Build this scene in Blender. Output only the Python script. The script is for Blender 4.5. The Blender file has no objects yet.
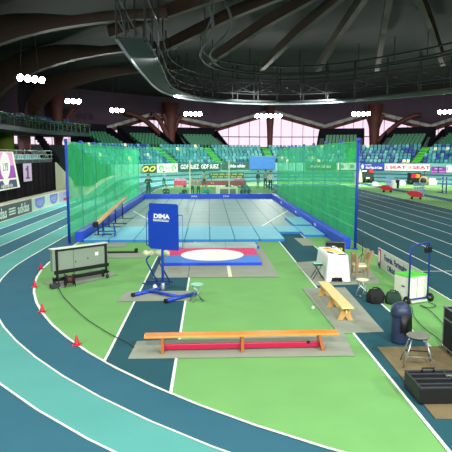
import bpy, bmesh, math, random
from mathutils import Vector, Matrix
random.seed(7)
C = bpy.context.scene.collection
PI = math.pi
R = math.radians

# ------------------------------------------------------------------ camera
CAM_H = 3.5
F = 550.0
PITCH = math.atan(71.0 / F)
YAW = math.atan(17.0 * math.cos(PITCH) / F)
cam_d = bpy.data.cameras.new('camera')
cam_d.sensor_width = 36.0
cam_d.lens = F / 452.0 * 36.0
cam_d.clip_start = 0.05
cam_d.clip_end = 500
cam = bpy.data.objects.new('camera', cam_d)
C.objects.link(cam)
CAM_Y = 0.45
cam.location = (0, CAM_Y, CAM_H)
cam.rotation_euler = (PI / 2 - PITCH, 0, -YAW)
bpy.context.scene.camera = cam
_CM = cam.rotation_euler.to_matrix()


def ray(px, py):
    return (_CM @ Vector((px - 226.0, 226.0 - py, -F))).normalized()


def G(px, py, z=0.0):
    d = ray(px, py)
    t = (z - CAM_H) / d.z
    return Vector((d.x * t, CAM_Y + d.y * t, z))


def D(px, py, Y):
    d = ray(px, py)
    t = (Y - CAM_Y) / d.y
    return Vector((d.x * t, Y, CAM_H + d.z * t))


# ------------------------------------------------------------------ materials
def lin(c):
    c = c / 255.0
    return c / 12.92 if c <= 0.04045 else ((c + 0.055) / 1.055) ** 2.4


def L3(r, g, b):
    return (lin(r), lin(g), lin(b), 1.0)


def mat(name, rgb, rough=0.6, var=0.0, scale=8.0, metal=0.0, spec=0.5, bump=0.0, bscale=60.0):
    m = bpy.data.materials.new(name)
    m.use_nodes = True
    nt = m.node_tree
    b = nt.nodes['Principled BSDF']
    col = L3(*rgb)
    b.inputs['Base Color'].default_value = col
    b.inputs['Roughness'].default_value = rough
    b.inputs['Metallic'].default_value = metal
    b.inputs['Specular IOR Level'].default_value = spec
    if var > 0 or bump > 0:
        tc = nt.nodes.new('ShaderNodeTexCoord')
    if var > 0:
        n = nt.nodes.new('ShaderNodeTexNoise')
        n.inputs['Scale'].default_value = scale
        n.inputs['Detail'].default_value = 4
        r = nt.nodes.new('ShaderNodeValToRGB')
        r.color_ramp.elements[0].position = 0.3
        r.color_ramp.elements[1].position = 0.7
        r.color_ramp.elements[0].color = tuple(x * (1 - var) for x in col[:3]) + (1,)
        r.color_ramp.elements[1].color = tuple(min(1, x * (1 + var)) for x in col[:3]) + (1,)
        nt.links.new(tc.outputs['Object'], n.inputs['Vector'])
        nt.links.new(n.outputs['Fac'], r.inputs['Fac'])
        nt.links.new(r.outputs['Color'], b.inputs['Base Color'])
    if bump > 0:
        n2 = nt.nodes.new('ShaderNodeTexNoise')
        n2.inputs['Scale'].default_value = bscale
        bp = nt.nodes.new('ShaderNodeBump')
        bp.inputs['Strength'].default_value = bump
        nt.links.new(tc.outputs['Object'], n2.inputs['Vector'])
        nt.links.new(n2.outputs['Fac'], bp.inputs['Height'])
        nt.links.new(bp.outputs['Normal'], b.inputs['Normal'])
    return m


def emis(name, rgb, strength):
    m = bpy.data.materials.new(name)
    m.use_nodes = True
    b = m.node_tree.nodes['Principled BSDF']
    b.inputs['Base Color'].default_value = L3(*rgb)
    b.inputs['Emission Color'].default_value = L3(*rgb)
    b.inputs['Emission Strength'].default_value = strength
    return m


def net_mat(name, rgb, cover, freq=90.0):
    """woven safety netting: part thread, part hole"""
    m = bpy.data.materials.new(name)
    m.use_nodes = True
    nt = m.node_tree
    for n in list(nt.nodes):
        nt.nodes.remove(n)
    out = nt.nodes.new('ShaderNodeOutputMaterial')
    tr = nt.nodes.new('ShaderNodeBsdfTransparent')
    tr.inputs['Color'].default_value = (1, 1, 1, 1)
    df = nt.nodes.new('ShaderNodeBsdfDiffuse')
    df.inputs['Color'].default_value = L3(*rgb)
    tl = nt.nodes.new('ShaderNodeBsdfTranslucent')
    tl.inputs['Color'].default_value = L3(*rgb)
    mx = nt.nodes.new('ShaderNodeMixShader')
    mx.inputs['Fac'].default_value = 0.5
    nt.links.new(df.outputs[0], mx.inputs[1])
    nt.links.new(tl.outputs[0], mx.inputs[2])
    mx2 = nt.nodes.new('ShaderNodeMixShader')
    tc = nt.nodes.new('ShaderNodeTexCoord')
    nz = nt.nodes.new('ShaderNodeTexNoise')
    nz.inputs['Scale'].default_value = 1.6
    mr = nt.nodes.new('ShaderNodeMapRange')
    mr.inputs['From Min'].default_value = 0.3
    mr.inputs['From Max'].default_value = 0.7
    mr.inputs['To Min'].default_value = cover - 0.07
    mr.inputs['To Max'].default_value = cover + 0.07
    nt.links.new(tc.outputs['Object'], nz.inputs['Vector'])
    nt.links.new(nz.outputs['Fac'], mr.inputs['Value'])
    nt.links.new(mr.outputs['Result'], mx2.inputs['Fac'])
    nt.links.new(tr.outputs[0], mx2.inputs[1])
    nt.links.new(mx.outputs[0], mx2.inputs[2])
    nt.links.new(mx2.outputs[0], out.inputs['Surface'])
    return m


def glass_mat(name, rgb, fog):
    m = bpy.data.materials.new(name)
    m.use_nodes = True
    nt = m.node_tree
    for n in list(nt.nodes):
        nt.nodes.remove(n)
    out = nt.nodes.new('ShaderNodeOutputMaterial')
    tr = nt.nodes.new('ShaderNodeBsdfTransparent')
    tr.inputs['Color'].default_value = L3(*rgb)
    tl = nt.nodes.new('ShaderNodeBsdfTranslucent')
    tl.inputs['Color'].default_value = L3(*rgb)
    tc = nt.nodes.new('ShaderNodeTexCoord')
    nz = nt.nodes.new('ShaderNodeTexNoise')
    nz.inputs['Scale'].default_value = 0.9
    nz.inputs['Detail'].default_value = 5
    mr = nt.nodes.new('ShaderNodeMapRange')
    mr.inputs['To Min'].default_value = 0.0
    mr.inputs['To Max'].default_value = fog * 2
    mx = nt.nodes.new('ShaderNodeMixShader')
    nt.links.new(tc.outputs['Object'], nz.inputs['Vector'])
    nt.links.new(nz.outputs['Fac'], mr.inputs['Value'])
    nt.links.new(mr.outputs['Result'], mx.inputs['Fac'])
    nt.links.new(tr.outputs[0], mx.inputs[1])
    nt.links.new(tl.outputs[0], mx.inputs[2])
    nt.links.new(mx.outputs[0], out.inputs['Surface'])
    return m


def tile_mat(name, rgb, line, w, h, rough):
    m = bpy.data.materials.new(name)
    m.use_nodes = True
    nt = m.node_tree
    b = nt.nodes['Principled BSDF']
    b.inputs['Roughness'].default_value = rough
    b.inputs['Specular IOR Level'].default_value = 0.2
    tc = nt.nodes.new('ShaderNodeTexCoord')
    br = nt.nodes.new('ShaderNodeTexBrick')
    br.offset = 0.0
    br.inputs['Color1'].default_value = L3(*rgb)
    br.inputs['Color2'].default_value = L3(*[x * 1.04 for x in rgb])
    br.inputs['Mortar'].default_value = L3(*line)
    br.inputs['Scale'].default_value = 1.0
    br.inputs['Brick Width'].default_value = w
    br.inputs['Row Height'].default_value = h
    br.inputs['Mortar Size'].default_value = 0.035
    nt.links.new(tc.outputs['Object'], br.inputs['Vector'])
    nt.links.new(br.outputs['Color'], b.inputs['Base Color'])
    return m


M = {}
def mm(key, *a, **k):
    M[key] = mat(key, *a, **k)


mm('turf_green', (120, 178, 106), 0.85, 0.05, 1.2, bump=0.05, spec=0.08)
mm('lane_dark', (58, 110, 128), 0.85, 0.05, 1.0, spec=0.06)
mm('lane_light', (96, 172, 164), 0.85, 0.05, 1.0, spec=0.06)
mm('lane_sprint', (46, 90, 100), 0.85, 0.05, 1.0, spec=0.06)
mm('line_white', (238, 246, 236), 0.6)
mm('concrete_beige', (186, 190, 160), 0.8, 0.05, 0.6)
mm('bank_beige', (200, 210, 180), 0.8, 0.05, 0.6)
mm('concrete_grey', (120, 128, 128), 0.85, 0.1, 0.8)
mm('mat_grey', (150, 158, 142), 0.9, 0.06, 3.0, bump=0.1)
mm('mat_brown', (128, 116, 84), 0.9, 0.08, 4.0, bump=0.15, spec=0.2)
mm('pad_blue', (24, 72, 214), 0.5, 0.04, 2.0)
mm('mat_blue', (114, 194, 216), 0.6, 0.03, 1.5)
mm('mat_edge', (40, 130, 214), 0.6)
mm('board_blue', (18, 62, 176), 0.45, 0.03, 2.0)
mm('steel_blue', (22, 70, 180), 0.4)
mm('trolley_blue', (34, 54, 140), 0.4)
mm('post_blue', (16, 62, 176), 0.5)
mm('white', (236, 240, 234), 0.6)
mm('cream', (232, 232, 196), 0.6)
mm('black', (14, 16, 18), 0.55)
mm('black_soft', (20, 22, 24), 0.85, 0.1, 10)
mm('drape', (24, 22, 27), 0.95, 0.15, 1.5, spec=0.03)
mm('dark_green', (22, 52, 40), 0.8, 0.15, 14)
mm('dark_grey', (52, 56, 60), 0.6)
mm('panel_grey', (138, 152, 138), 0.5, 0.03, 2)
mm('panel_pale', (206, 214, 200), 0.5)
mm('metal', (176, 184, 186), 0.35, metal=0.8)
mm('aluminium', (150, 158, 156), 0.35, metal=0.7)
mm('wood_varnish', (226, 152, 68), 0.22, 0.06, 5.0)
mm('wood_brown', (176, 98, 44), 0.4, 0.08, 6.0)
mm('wood_pale', (240, 218, 150), 0.45, 0.04, 5.0)
mm('wood_leg', (210, 164, 96), 0.5, 0.06, 6.0)
mm('wood_chair', (158, 132, 92), 0.5, 0.08, 6.0)
mm('red_beam', (190, 24, 70), 0.4)
mm('red', (206, 24, 56), 0.55)
mm('crimson', (206, 44, 90), 0.6)
mm('pink', (226, 66, 116), 0.7, spec=0.15)
mm('circle_white', (254, 252, 248), 0.6, spec=0.3)
mm('throw_blue', (84, 138, 220), 0.7, spec=0.15)
mm('slab_grey', (150, 182, 178), 0.5)
mm('navy', (44, 56, 88), 0.45)
mm('seat_teal', (146, 214, 190), 0.5)
mm('lime', (84, 220, 50), 0.55)
mm('box_white', (234, 244, 222), 0.55)
mm('cloth_white', (240, 242, 240), 0.85)
mm('tan', (206, 172, 112), 0.55, 0.05, 3)
mm('stool_grey', (120, 122, 114), 0.5)
mm('yellow', (236, 214, 70), 0.5)
mm('olive_yellow', (150, 150, 66), 0.6)
mm('orange', (240, 140, 40), 0.5)
mm('purple', (150, 50, 170), 0.6)
mm('deep_purple', (96, 28, 110), 0.6)
mm('lilac', (196, 178, 214), 0.6)
mm('banner_pink', (226, 150, 196), 0.6)
mm('violet_blue', (120, 130, 216), 0.6)
mm('navy_blue', (50, 58, 110), 0.6)
mm('sign_blue', (34, 52, 170), 0.5)
mm('screen_blue', (48, 108, 190), 0.6, 0.05, 2)
mm('sign_dark', (30, 62, 56), 0.6)
mm('sign_grey', (92, 92, 98), 0.6)
mm('seat_a', (52, 136, 146), 0.5)
mm('seat_b', (28, 66, 140), 0.5)
mm('seat_c', (92, 172, 176), 0.5)
mm('seat_d', (236, 236, 190), 0.5)
mm('seat_green', (42, 112, 78), 0.5)
mm('seat_navy', (34, 70, 130), 0.5)
mm('aisle_green', (70, 200, 40), 0.7)
mm('stand_dark', (24, 24, 30), 0.9, spec=0.05)
mm('stand_step', (40, 60, 62), 0.8)
mm('roof_dark', (13, 12, 12), 0.9, 0.15, 0.15)
mm('roof_purple', (58, 44, 58), 0.9, 0.15, 0.2)
mm('timber', (50, 33, 21), 0.7, 0.15, 0.5)
mm('timber_red', (74, 34, 28), 0.7, 0.15, 0.8)
mm('beam_pale', (150, 150, 146), 0.7)
mm('truss', (30, 35, 37), 0.8)
mm('truss_pale', (96, 110, 110), 0.6)
mm('plant', (60, 100, 44), 0.8, 0.35, 5)
mm('pillar_lime', (120, 136, 40), 0.7)
mm('panel_rose', (170, 120, 124), 0.7)
mm('rail', (110, 150, 140), 0.5)
mm('skin', (214, 160, 128), 0.6)
mm('hair', (40, 30, 24), 0.8)
mm('cloth_black', (22, 26, 28), 0.85)
mm('cloth_lightblue', (120, 170, 200), 0.85)
mm('cloth_beige', (176, 176, 150), 0.85)
mm('cloth_teal', (40, 176, 150), 0.85)
mm('cloth_dark', (38, 50, 48), 0.85)
mm('cloth_w', (230, 236, 232), 0.85)
mm('tarp_red', (200, 20, 40), 0.5)
mm('tarp_tan', (170, 150, 110), 0.8)
mm('crate_blue', (128, 166, 204), 0.6)
mm('concrete_teal', (120, 190, 176), 0.8, 0.04, 0.5)
M['net_green'] = net_mat('net_green', (80, 245, 150), 0.64)
M['net_back'] = net_mat('net_back', (90, 200, 160), 0.22)
M['window_glass'] = glass_mat('window_glass', (255, 236, 248), 0.35)
M['lamp'] = emis('lamp', (236, 255, 240), 60.0)
M['landing'] = tile_mat('landing', (130, 160, 160), (80, 114, 118), 1.05, 1.9, 0.5)
M['lamp_orange'] = emis('lamp_orange', (255, 190, 60), 1.2)
M['led_yellow'] = emis('led_yellow', (190, 220, 60), 0.7)


# ------------------------------------------------------------------ mesh builder
class MB:
    def __init__(s):
        s.v, s.f, s.m, s.sm = [], [], [], []

    def add(s, verts, faces, m=0, smooth=False, mx=None):
        o = len(s.v)
        for p in verts:
            p = Vector(p)
            s.v.append(mx @ p if mx is not None else p)
        for f in faces:
            s.f.append([i + o for i in f])
            s.m.append(m)
            s.sm.append(smooth)
        return s

    def box(s, c, d, m=0, rz=0.0, mx=None, rx=0.0, ry=0.0):
        x, y, z = d[0] / 2, d[1] / 2, d[2] / 2
        T = Matrix.Translation(c) @ Matrix.Rotation(rz, 4, 'Z') @ Matrix.Rotation(ry, 4, 'Y') @ Matrix.Rotation(rx, 4, 'X')
        if mx is not None:
            T = mx @ T
        vs = [(-x, -y, -z), (x, -y, -z), (x, y, -z), (-x, y, -z), (-x, -y, z), (x, -y, z), (x, y, z), (-x, y, z)]
        fs = [(0, 3, 2, 1), (4, 5, 6, 7), (0, 1, 5, 4), (1, 2, 6, 5), (2, 3, 7, 6), (3, 0, 4, 7)]
        return s.add(vs, fs, m, False, T)

    def prism(s, poly, z0, z1, m=0, mx=None, mtop=None):
        n = len(poly)
        a = sum(poly[i][0] * poly[(i + 1) % n][1] - poly[(i + 1) % n][0] * poly[i][1] for i in range(n))
        if a < 0:
            poly = poly[::-1]
        vs = [(p[0], p[1], z0) for p in poly] + [(p[0], p[1], z1) for p in poly]
        s.add(vs, [tuple(range(n))[::-1]] + [(i, (i + 1) % n, n + (i + 1) % n, n + i) for i in range(n)], m, False, mx)
        o = len(s.v) - 2 * n
        s.f.append([o + n + i for i in range(n)]); s.m.append(m if mtop is None else mtop); s.sm.append(False)
        return s

    def tube(s, pts, r, n=10, m=0, cap=True, closed=False):
        pts = [Vector(p) for p in pts]
        k = len(pts)
        rr = r if isinstance(r, (list, tuple)) else [r] * k
        up = Vector((0, 0, 1))
        vs, prev = [], None
        for i, p in enumerate(pts):
            if closed:
                t = pts[(i + 1) % k] - pts[i - 1]
            else:
                t = (pts[min(i + 1, k - 1)] - pts[max(i - 1, 0)])
            t.normalize()
            a = prev if prev is not None else (up.cross(t) if abs(t.z) < 0.95 else Vector((1, 0, 0)))
            a = (a - t * a.dot(t)).normalized()
            b = t.cross(a)
            prev = a
            for j in range(n):
                an = 2 * PI * j / n
                vs.append(p + (a * math.cos(an) + b * math.sin(an)) * rr[i])
        fs = []
        for i in range(k if closed else k - 1):
            i2 = (i + 1) % k
            for j in range(n):
                fs.append((i * n + j, i * n + (j + 1) % n, i2 * n + (j + 1) % n, i2 * n + j))
        s.add(vs, fs, m, True)
        if cap and not closed:
            o = len(s.v) - len(vs)
            s.f.append([o + j for j in range(n)][::-1]); s.m.append(m); s.sm.append(False)
            s.f.append([o + (k - 1) * n + j for j in range(n)]); s.m.append(m); s.sm.append(False)
        return s

    def lathe(s, prof, n=20, m=0, c=(0, 0, 0), smooth=True, mx=None):
        vs, fs = [], []
        for (r, z) in prof:
            for j in range(n):
                a = 2 * PI * j / n
                vs.append((c[0] + r * math.cos(a), c[1] + r * math.sin(a), c[2] + z))
        k = len(prof)
        for i in range(k - 1):
            for j in range(n):
                fs.append((i * n + j, i * n + (j + 1) % n, (i + 1) * n + (j + 1) % n, (i + 1) * n + j))
        fs.append(tuple(range(n))[::-1])
        fs.append(tuple((k - 1) * n + j for j in range(n)))
        return s.add(vs, fs, m, smooth, mx)

    def build(s, name, mats, parent=None, loc=None, rz=0.0, bevel=0.0, sub=0):
        me = bpy.data.meshes.new(name)
        me.from_pydata([tuple(p) for p in s.v], [], s.f)
        if not isinstance(mats, (list, tuple)):
            mats = [mats]
        for k in mats:
            me.materials.append(M[k] if isinstance(k, str) else k)
        for i, p in enumerate(me.polygons):
            p.material_index = s.m[i]
            p.use_smooth = s.sm[i]
        me.update()
        o = bpy.data.objects.new(name, me)
        C.objects.link(o)
        if parent is not None:
            o.parent = parent
        if loc is not None:
            o.location = loc
        o.rotation_euler[2] = rz
        if bevel > 0:
            b = o.modifiers.new('edge', 'BEVEL')
            b.width = bevel
            b.segments = 2
            b.limit_method = 'ANGLE'
        if sub:
            b = o.modifiers.new('smooth', 'SUBSURF')
            b.levels = sub
            b.render_levels = sub
        return o


def tag(o, label, cat, group=None, kind=None):
    o['label'] = label
    o['category'] = cat
    if group:
        o['group'] = group
    if kind:
        o['kind'] = kind
    return o


def struct(o):
    o['kind'] = 'structure'
    return o


def thing(name, label, cat, loc=(0, 0, 0), rz=0.0, group=None):
    o = bpy.data.objects.new(name, None)
    o.empty_display_size = 0.2
    C.objects.link(o)
    o.location = loc
    o.rotation_euler = (0, 0, rz)
    return tag(o, label, cat, group)


def dup(root, loc, rz=None, label=None, group=None):
    r = root.copy(); C.objects.link(r); r.location = loc
    if rz is not None:
        r.rotation_euler = (0, 0, rz)
    if label: r['label'] = label
    if group: r['group'] = group
    for ch in list(root.children):
        c = ch.copy(); C.objects.link(c); c.parent = r
        for g in ch.children:
            d = g.copy(); C.objects.link(d); d.parent = c
    return r


def lettering(txt, size, material, parent, origin, xdir, ydir, name='lettering', depth=0.004, sx=1.0, align='CENTER', bold=0.0):
    """flat raised letters; origin = centre of the line of text"""
    cu = bpy.data.curves.new('lettering_source', 'FONT')
    cu.body = txt
    cu.size = size
    cu.extrude = depth
    cu.offset = bold
    cu.align_x = align
    cu.align_y = 'CENTER'
    cu.resolution_u = 3
    t = bpy.data.objects.new('lettering_source', cu)
    C.objects.link(t)
    dg = bpy.context.evaluated_depsgraph_get()
    me = bpy.data.meshes.new_from_object(t.evaluated_get(dg))
    bpy.data.objects.remove(t)
    bpy.data.curves.remove(cu)
    me.materials.clear()
    me.materials.append(M[material])
    X = Vector(xdir).normalized(); Yv = Vector(ydir).normalized(); Z = X.cross(Yv)
    mx = Matrix(((X.x * sx, Yv.x, Z.x, origin[0]), (X.y * sx, Yv.y, Z.y, origin[1]), (X.z * sx, Yv.z, Z.z, origin[2]), (0, 0, 0, 1)))
    me.transform(mx)
    o = bpy.data.objects.new(name, me)
    C.objects.link(o)
    o.parent = parent
    return o


# ------------------------------------------------------------------ setting: ground
CX, RIN = 12.1, 17.5
YN, YF = 19.1, 56.0
RN, XLN = 15.0, -5.28
LANE = 0.933
SEG = 48


def oval(off):
    """points of the oval at distance off outside the inner kerb, with the banked far bend"""
    r = RIN + off
    pts = []
    for i in range(25):
        pts.append((XLN - off + (CX - RIN - XLN) * i / 25.0, YN + (YF - YN) * i / 25.0))
    for i in range(SEG + 1):
        a = PI - PI * i / SEG
        pts.append((CX + r * math.cos(a), YF + r * math.sin(a)))
    for i in range(1, 25):
        pts.append((CX + r, YF - (YF - YN) * i / 25.0))
    rn = RN + off
    for i in range(SEG // 2 + 1):
        a = -PI / 2 * i / (SEG // 2)
        pts.append((CX + RIN - RN + rn * math.cos(a), YN + rn * math.sin(a)))
    for i in range(SEG // 2):
        a = -PI / 2 - PI / 2 * i / (SEG // 2)
        pts.append((XLN + RN + rn * math.cos(a), YN + rn * math.sin(a)))
    return [(x, y, bank(x, y) * off) for x, y in pts]


def bank(x, y):
    t = max(0.0, min(1.0, (y - 50.0) / 14.0))
    n_ = max(0.0, min(1.0, (17.5 - y) / 8.5))
    return 0.225 * (t * t * (3 - 2 * t)) + 0.15 * (n_ * n_ * (3 - 2 * n_))


def ring(mb, a, b, m, dz=0.0):
    A, B = oval(a), oval(b)
    n = len(A)
    vs = [(p[0], p[1], p[2] + dz) for p in A] + [(p[0], p[1], p[2] + dz) for p in B]
    mb.add(vs, [(i, (i + 1) % n, n + (i + 1) % n, n + i) for i in range(n)], m)


mb = MB()
mb.add([(-30, -30, -0.03), (60, -30, -0.03), (60, 100, -0.03), (-30, 100, -0.03)], [(0, 1, 2, 3)])
struct(mb.build('floor', 'concrete_beige'))

mb = MB()
pts = oval(0.0)
mb.add([(p[0], p[1], 0) for p in pts], [tuple(range(len(pts)))[::-1]])
struct(mb.build('infield_floor', 'turf_green'))

mb = MB()
for k in range(6):
    ring(mb, k * LANE, (k + 1) * LANE, 0 if k % 2 == 0 else 1)
ring(mb, -0.045, 0.018, 2, 0.012)
for k in range(1, 7):
    ring(mb, k * LANE - 0.021, k * LANE + 0.021, 2, 0.006)
struct(mb.build('running_track_floor', ['lane_dark', 'lane_light', 'line_white']))

# apron outside the track, rising with the bank
mb = MB()
A = oval(6 * LANE); B = oval(6 * LANE + 0.6)
n = len(A)
vs = [tuple(p) for p in A] + [(q[0], q[1], p[2]) for p, q in zip(A, B)] + [(q[0], q[1], -0.03) for q in B]
mb.add(vs, [(i, (i + 1) % n, n + (i + 1) % n, n + i) for i in range(n)] + [(n + i, n + (i + 1) % n, 2 * n + (i + 1) % n, 2 * n + i) for i in range(n)])
struct(mb.build('track_bank_floor', 'bank_beige'))

# sprint straight
SX0, SX1 = 5.85, 15.65
mb = MB()
mb.add([(SX0, 4.8, 0.006), (SX1, 4.8, 0.006), (SX1, 68, 0.006), (SX0, 68, 0.006)], [(0, 1, 2, 3)], 0)
for k in range(9):
    x = SX0 + (SX1 - SX0) * k / 8
    mb.add([(x - 0.02, 4.8, 0.010), (x + 0.02, 4.8, 0.010), (x + 0.02, 68, 0.010), (x - 0.02, 68, 0.010)], [(0, 1, 2, 3)], 1)
for y in (16.6,):
    mb.add([(SX0, y - 0.02, 0.011), (SX1, y - 0.02, 0.011), (SX1, y + 0.02, 0.011), (SX0, y + 0.02, 0.011)], [(0, 1, 2, 3)], 1)
struct(mb.build('sprint_straight_floor', ['lane_sprint', 'line_white']))


def runway(name, x0, x1, y0, y1, end0=None):
    mb = MB()
    c0, c1 = (y0 if end0 is None else end0[0]), (y0 if end0 is None else end0[1])
    mb.add([(x0, c0, 0.007), (x1, c1, 0.007), (x1, y1, 0.007), (x0, y1, 0.007)], [(0, 1, 2, 3)], 0)
    for x, c in ((x0, c0), (x1, c1)):
        mb.add([(x - 0.024, c, 0.011), (x + 0.024, c, 0.011), (x + 0.024, y1, 0.011), (x - 0.024, y1, 0.011)], [(0, 1, 2, 3)], 1)
    return struct(mb.build(name, ['lane_sprint', 'line_white']))


def bend_y(x):
    return YN - math.sqrt(RN ** 2 - (x - XLN - RN) ** 2) + 0.05


runway('runway_floor', -1.80, -0.58, 0, 26, (bend_y(-1.8), bend_y(-0.58)))
runway('second_runway_floor', 2.84, 4.06, 0, 27, (bend_y(2.84), bend_y(4.06)))
runway('far_runway_floor', 18.1, 19.5, 24, 68)

# ------------------------------------------------------------------ setting: walls, roof, windows
RW = 38.0


def on_circle(px, r):
    k = (px - 209.0) / 558.0
    a = 1 + k * k
    b = -2 * (k * CX + YF)
    c = CX * CX + YF * YF - r * r
    Y = (-b + math.sqrt(b * b - 4 * a * c)) / (2 * a)
    return Vector((k * Y, Y, 0))


def z_at(py, Y):
    return CAM_H + (155.0 - py) * Y / 558.0


ZIG = [(-60, 128), (20, 118), (62, 127), (103, 131), (150, 117), (172, 119), (218, 128), (270, 113), (325, 128), (373, 114), (433, 128), (470, 116), (520, 128), (600, 116)]


def zig(px):
    for (a, ya), (b, yb) in zip(ZIG, ZIG[1:]):
        if a <= px <= b:
            return ya + (yb - ya) * (px - a) / (b - a)
    return 120


stations = []
for a, b in zip(ZIG, ZIG[1:]):
    nseg = 5
    for i in range(nseg):
        px = a[0] + (b[0] - a[0]) * i / nseg
        p = on_circle(px, RW)
        stations.append((p.x, p.y, z_at(zig(px), p.y)))
px = ZIG[-1][0]
p = on_circle(px, RW)
stations.append((p.x, p.y, z_at(ZIG[-1][1], p.y)))
ZB = 4.7
# below the glazing and above it
mb = MB()
st = [(-25.9, -24, 10)] + stations + [(50.1, -24, 10)]
for (x0, y0, t0), (x1, y1, t1) in zip(st, st[1:]):
    first = (x0, y0) == (-25.9, -24) or (x1, y1) == (50.1, -24)
    mb.add([(x0, y0, -0.1), (x1, y1, -0.1), (x1, y1, ZB), (x0, y0, ZB)], [(0, 1, 2, 3)], 0)
    if first:
        mb.add([(x0, y0, ZB), (x1, y1, ZB), (x1, y1, 18), (x0, y0, 18)], [(0, 1, 2, 3)], 0)
    else:
        mb.add([(x0, y0, t0), (x1, y1, t1), (x1, y1, 18), (x0, y0, 18)], [(0, 1, 2, 3)], 1)
mb.add([(-25.9, -24, -0.1), (50.1, -24, -0.1), (50.1, -24, 18), (-25.9, -24, 18)], [(0, 1, 2, 3)], 0)
struct(mb.build('wall_rear', ['concrete_grey', 'roof_purple']))

wi = 0
for bay in range(len(ZIG) - 1):
    seg = stations[bay * 5: bay * 5 + 6]
    mb = MB()
    for (x0, y0, t0), (x1, y1, t1) in zip(seg, seg[1:]):
        mb.add([(x0, y0, ZB), (x1, y1, ZB), (x1, y1, t1), (x0, y0, t0)], [(0, 1, 2, 3)], 0)
    wi += 1
    w = struct(mb.build('window_%d' % wi, 'window_glass'))
    fb = MB()
    for i, (x0, y0, t0) in enumerate(seg):
        d = Vector((CX - x0, YF - y0, 0)).normalized() * 0.1
        fb.tube([(x0 + d.x, y0 + d.y, ZB), (x0 + d.x, y0 + d.y, t0)], 0.05, 6)
    for (x0, y0, t0), (x1, y1, t1) in zip(seg, seg[1:]):
        d = Vector((CX - x0, YF - y0, 0)).normalized() * 0.12
        for zz in (ZB + 0.08, 6.5):
            fb.tube([(x0 + d.x, y0 + d.y, zz), (x1 + d.x, y1 + d.y, zz)], 0.09, 6, 0)
        fb.tube([(x0 + d.x, y0 + d.y, t0 - 0.3), (x1 + d.x, y1 + d.y, t1 - 0.3)], 0.3, 6, 1)
    fb.build('window_frame', ['truss_pale', 'timber_red'], w)

mb = MB()
for (x0, y0, t0), (x1, y1, t1) in zip(stations, stations[1:]):
    d = Vector((CX - x0, YF - y0, 0)).normalized() * 0.5
    mb.tube([(x0 + d.x, y0 + d.y, t0 + 0.25), (x1 + d.x, y1 + d.y, t1 + 0.25)], 0.3, 6)
struct(mb.build('trim_1', 'beam_pale'))

# ceiling: a shallow timber dome over the whole hall
mb = MB()
NX, NY = 40, 60
vs, fs = [], []
for j in range(NY + 1):
    for i in range(NX + 1):
        x = -27 + 78.0 * i / NX
        y = -25 + 121.0 * j / NY
        q = max(0.0, 1 - ((x - CX) / 40.0) ** 2) * max(0.0, 1 - ((y - 36) / 62.0) ** 2)
        vs.append((x, y, 11.4 + 5.2 * q))
for j in range(NY):
    for i in range(NX):
        a = j * (NX + 1) + i
        fs.append((a, a + NX + 1, a + NX + 2, a + 1))
mb.add(vs, fs, 0, True)
struct(mb.build('ceiling', 'roof_dark'))


def ceil_z(x, y):
    q = max(0.0, 1 - ((x - CX) / 40.0) ** 2) * max(0.0, 1 - ((y - 36) / 62.0) ** 2)
    return 11.4 + 5.2 * q


def sweep(mb, pts, w, h, m=0):
    """rectangular beam along pts; h measured upward from the path"""
    pts = [Vector(p) for p in pts]
    vs = []
    for i, p in enumerate(pts):
        t = pts[min(i + 1, len(pts) - 1)] - pts[max(i - 1, 0)]
        t.normalize()
        side = Vector((0, 0, 1)).cross(t).normalized()
        up = t.cross(side)
        hh = h[i] if isinstance(h, list) else h
        for a, b in ((-1, 0), (1, 0), (1, 1), (-1, 1)):
            vs.append(p + side * (a * w / 2) + up * (b * hh))
    fs = []
    for i in range(len(pts) - 1):
        for j in range(4):
            fs.append((i * 4 + j, i * 4 + (j + 1) % 4, i * 4 + 4 + (j + 1) % 4, i * 4 + 4 + j))
    fs += [(3, 2, 1, 0), tuple((len(pts) - 1) * 4 + j for j in range(4))]
    mb.add(vs, fs, m)


# laminated arches over the side balcony
for y in (34.0, 44.5, 56.0, 69.0):
    mb = MB()
    pts = []
    for i in range(13):
        t = i / 12.0
        a = t * PI / 2
        pts.append((-21.0 + 18.0 * (1 - math.cos(a)), y - 2 * t, 7.4 + 6.0 * math.sin(a)))
    sweep(mb, pts, 0.7, [0.7 + 1.6 * math.sin(PI * min(1, i / 9.0)) for i in range(13)])
    struct(mb.build('roof_beam', 'timber'))
# radial beams inside the roof ring
for i in range(9):
    a = R(20 + i * 17.5)
    mb = MB()
    p0 = Vector((CX + 4 * math.cos(a), 36 + 6 * math.sin(a), 15.6))
    p1 = Vector((CX + 21 * math.cos(a), 36 + 27 * math.sin(a), 12.6))
    sweep(mb, [p0, p0.lerp(p1, 0.5) + Vector((0, 0, 0.3)), p1], 0.5, 0.9)
    struct(mb.build('roof_beam', 'timber'))


def tree_pillar(px, branches, wide=1.0):
    b = on_circle(px, 36.2)
    mb = MB()
    mb.tube([(0, 0, 0), (0, 0, 5), (0, 0, 8), (0, 0, 11.5)], [0.55 * wide, 0.6 * wide, 0.75 * wide, 1.1 * wide], 10)
    t = Vector((YF - b.y, b.x - CX, 0)).normalized()     # along the wall
    if t.x < 0:
        t = -t
    for s, reach, z0 in branches:
        pts = []
        for i in range(8):
            q = i / 7.0
            pts.append(t * (s * reach * q) + Vector((0, 0, z0 + (9.7 - z0) * math.sin(q * PI / 2))))
        mb.tube(pts, [0.45 - 0.12 * i / 7 for i in range(8)], 8)
    return struct(mb.build('timber_column', 'timber_red', loc=(b.x, b.y, 0)))


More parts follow.
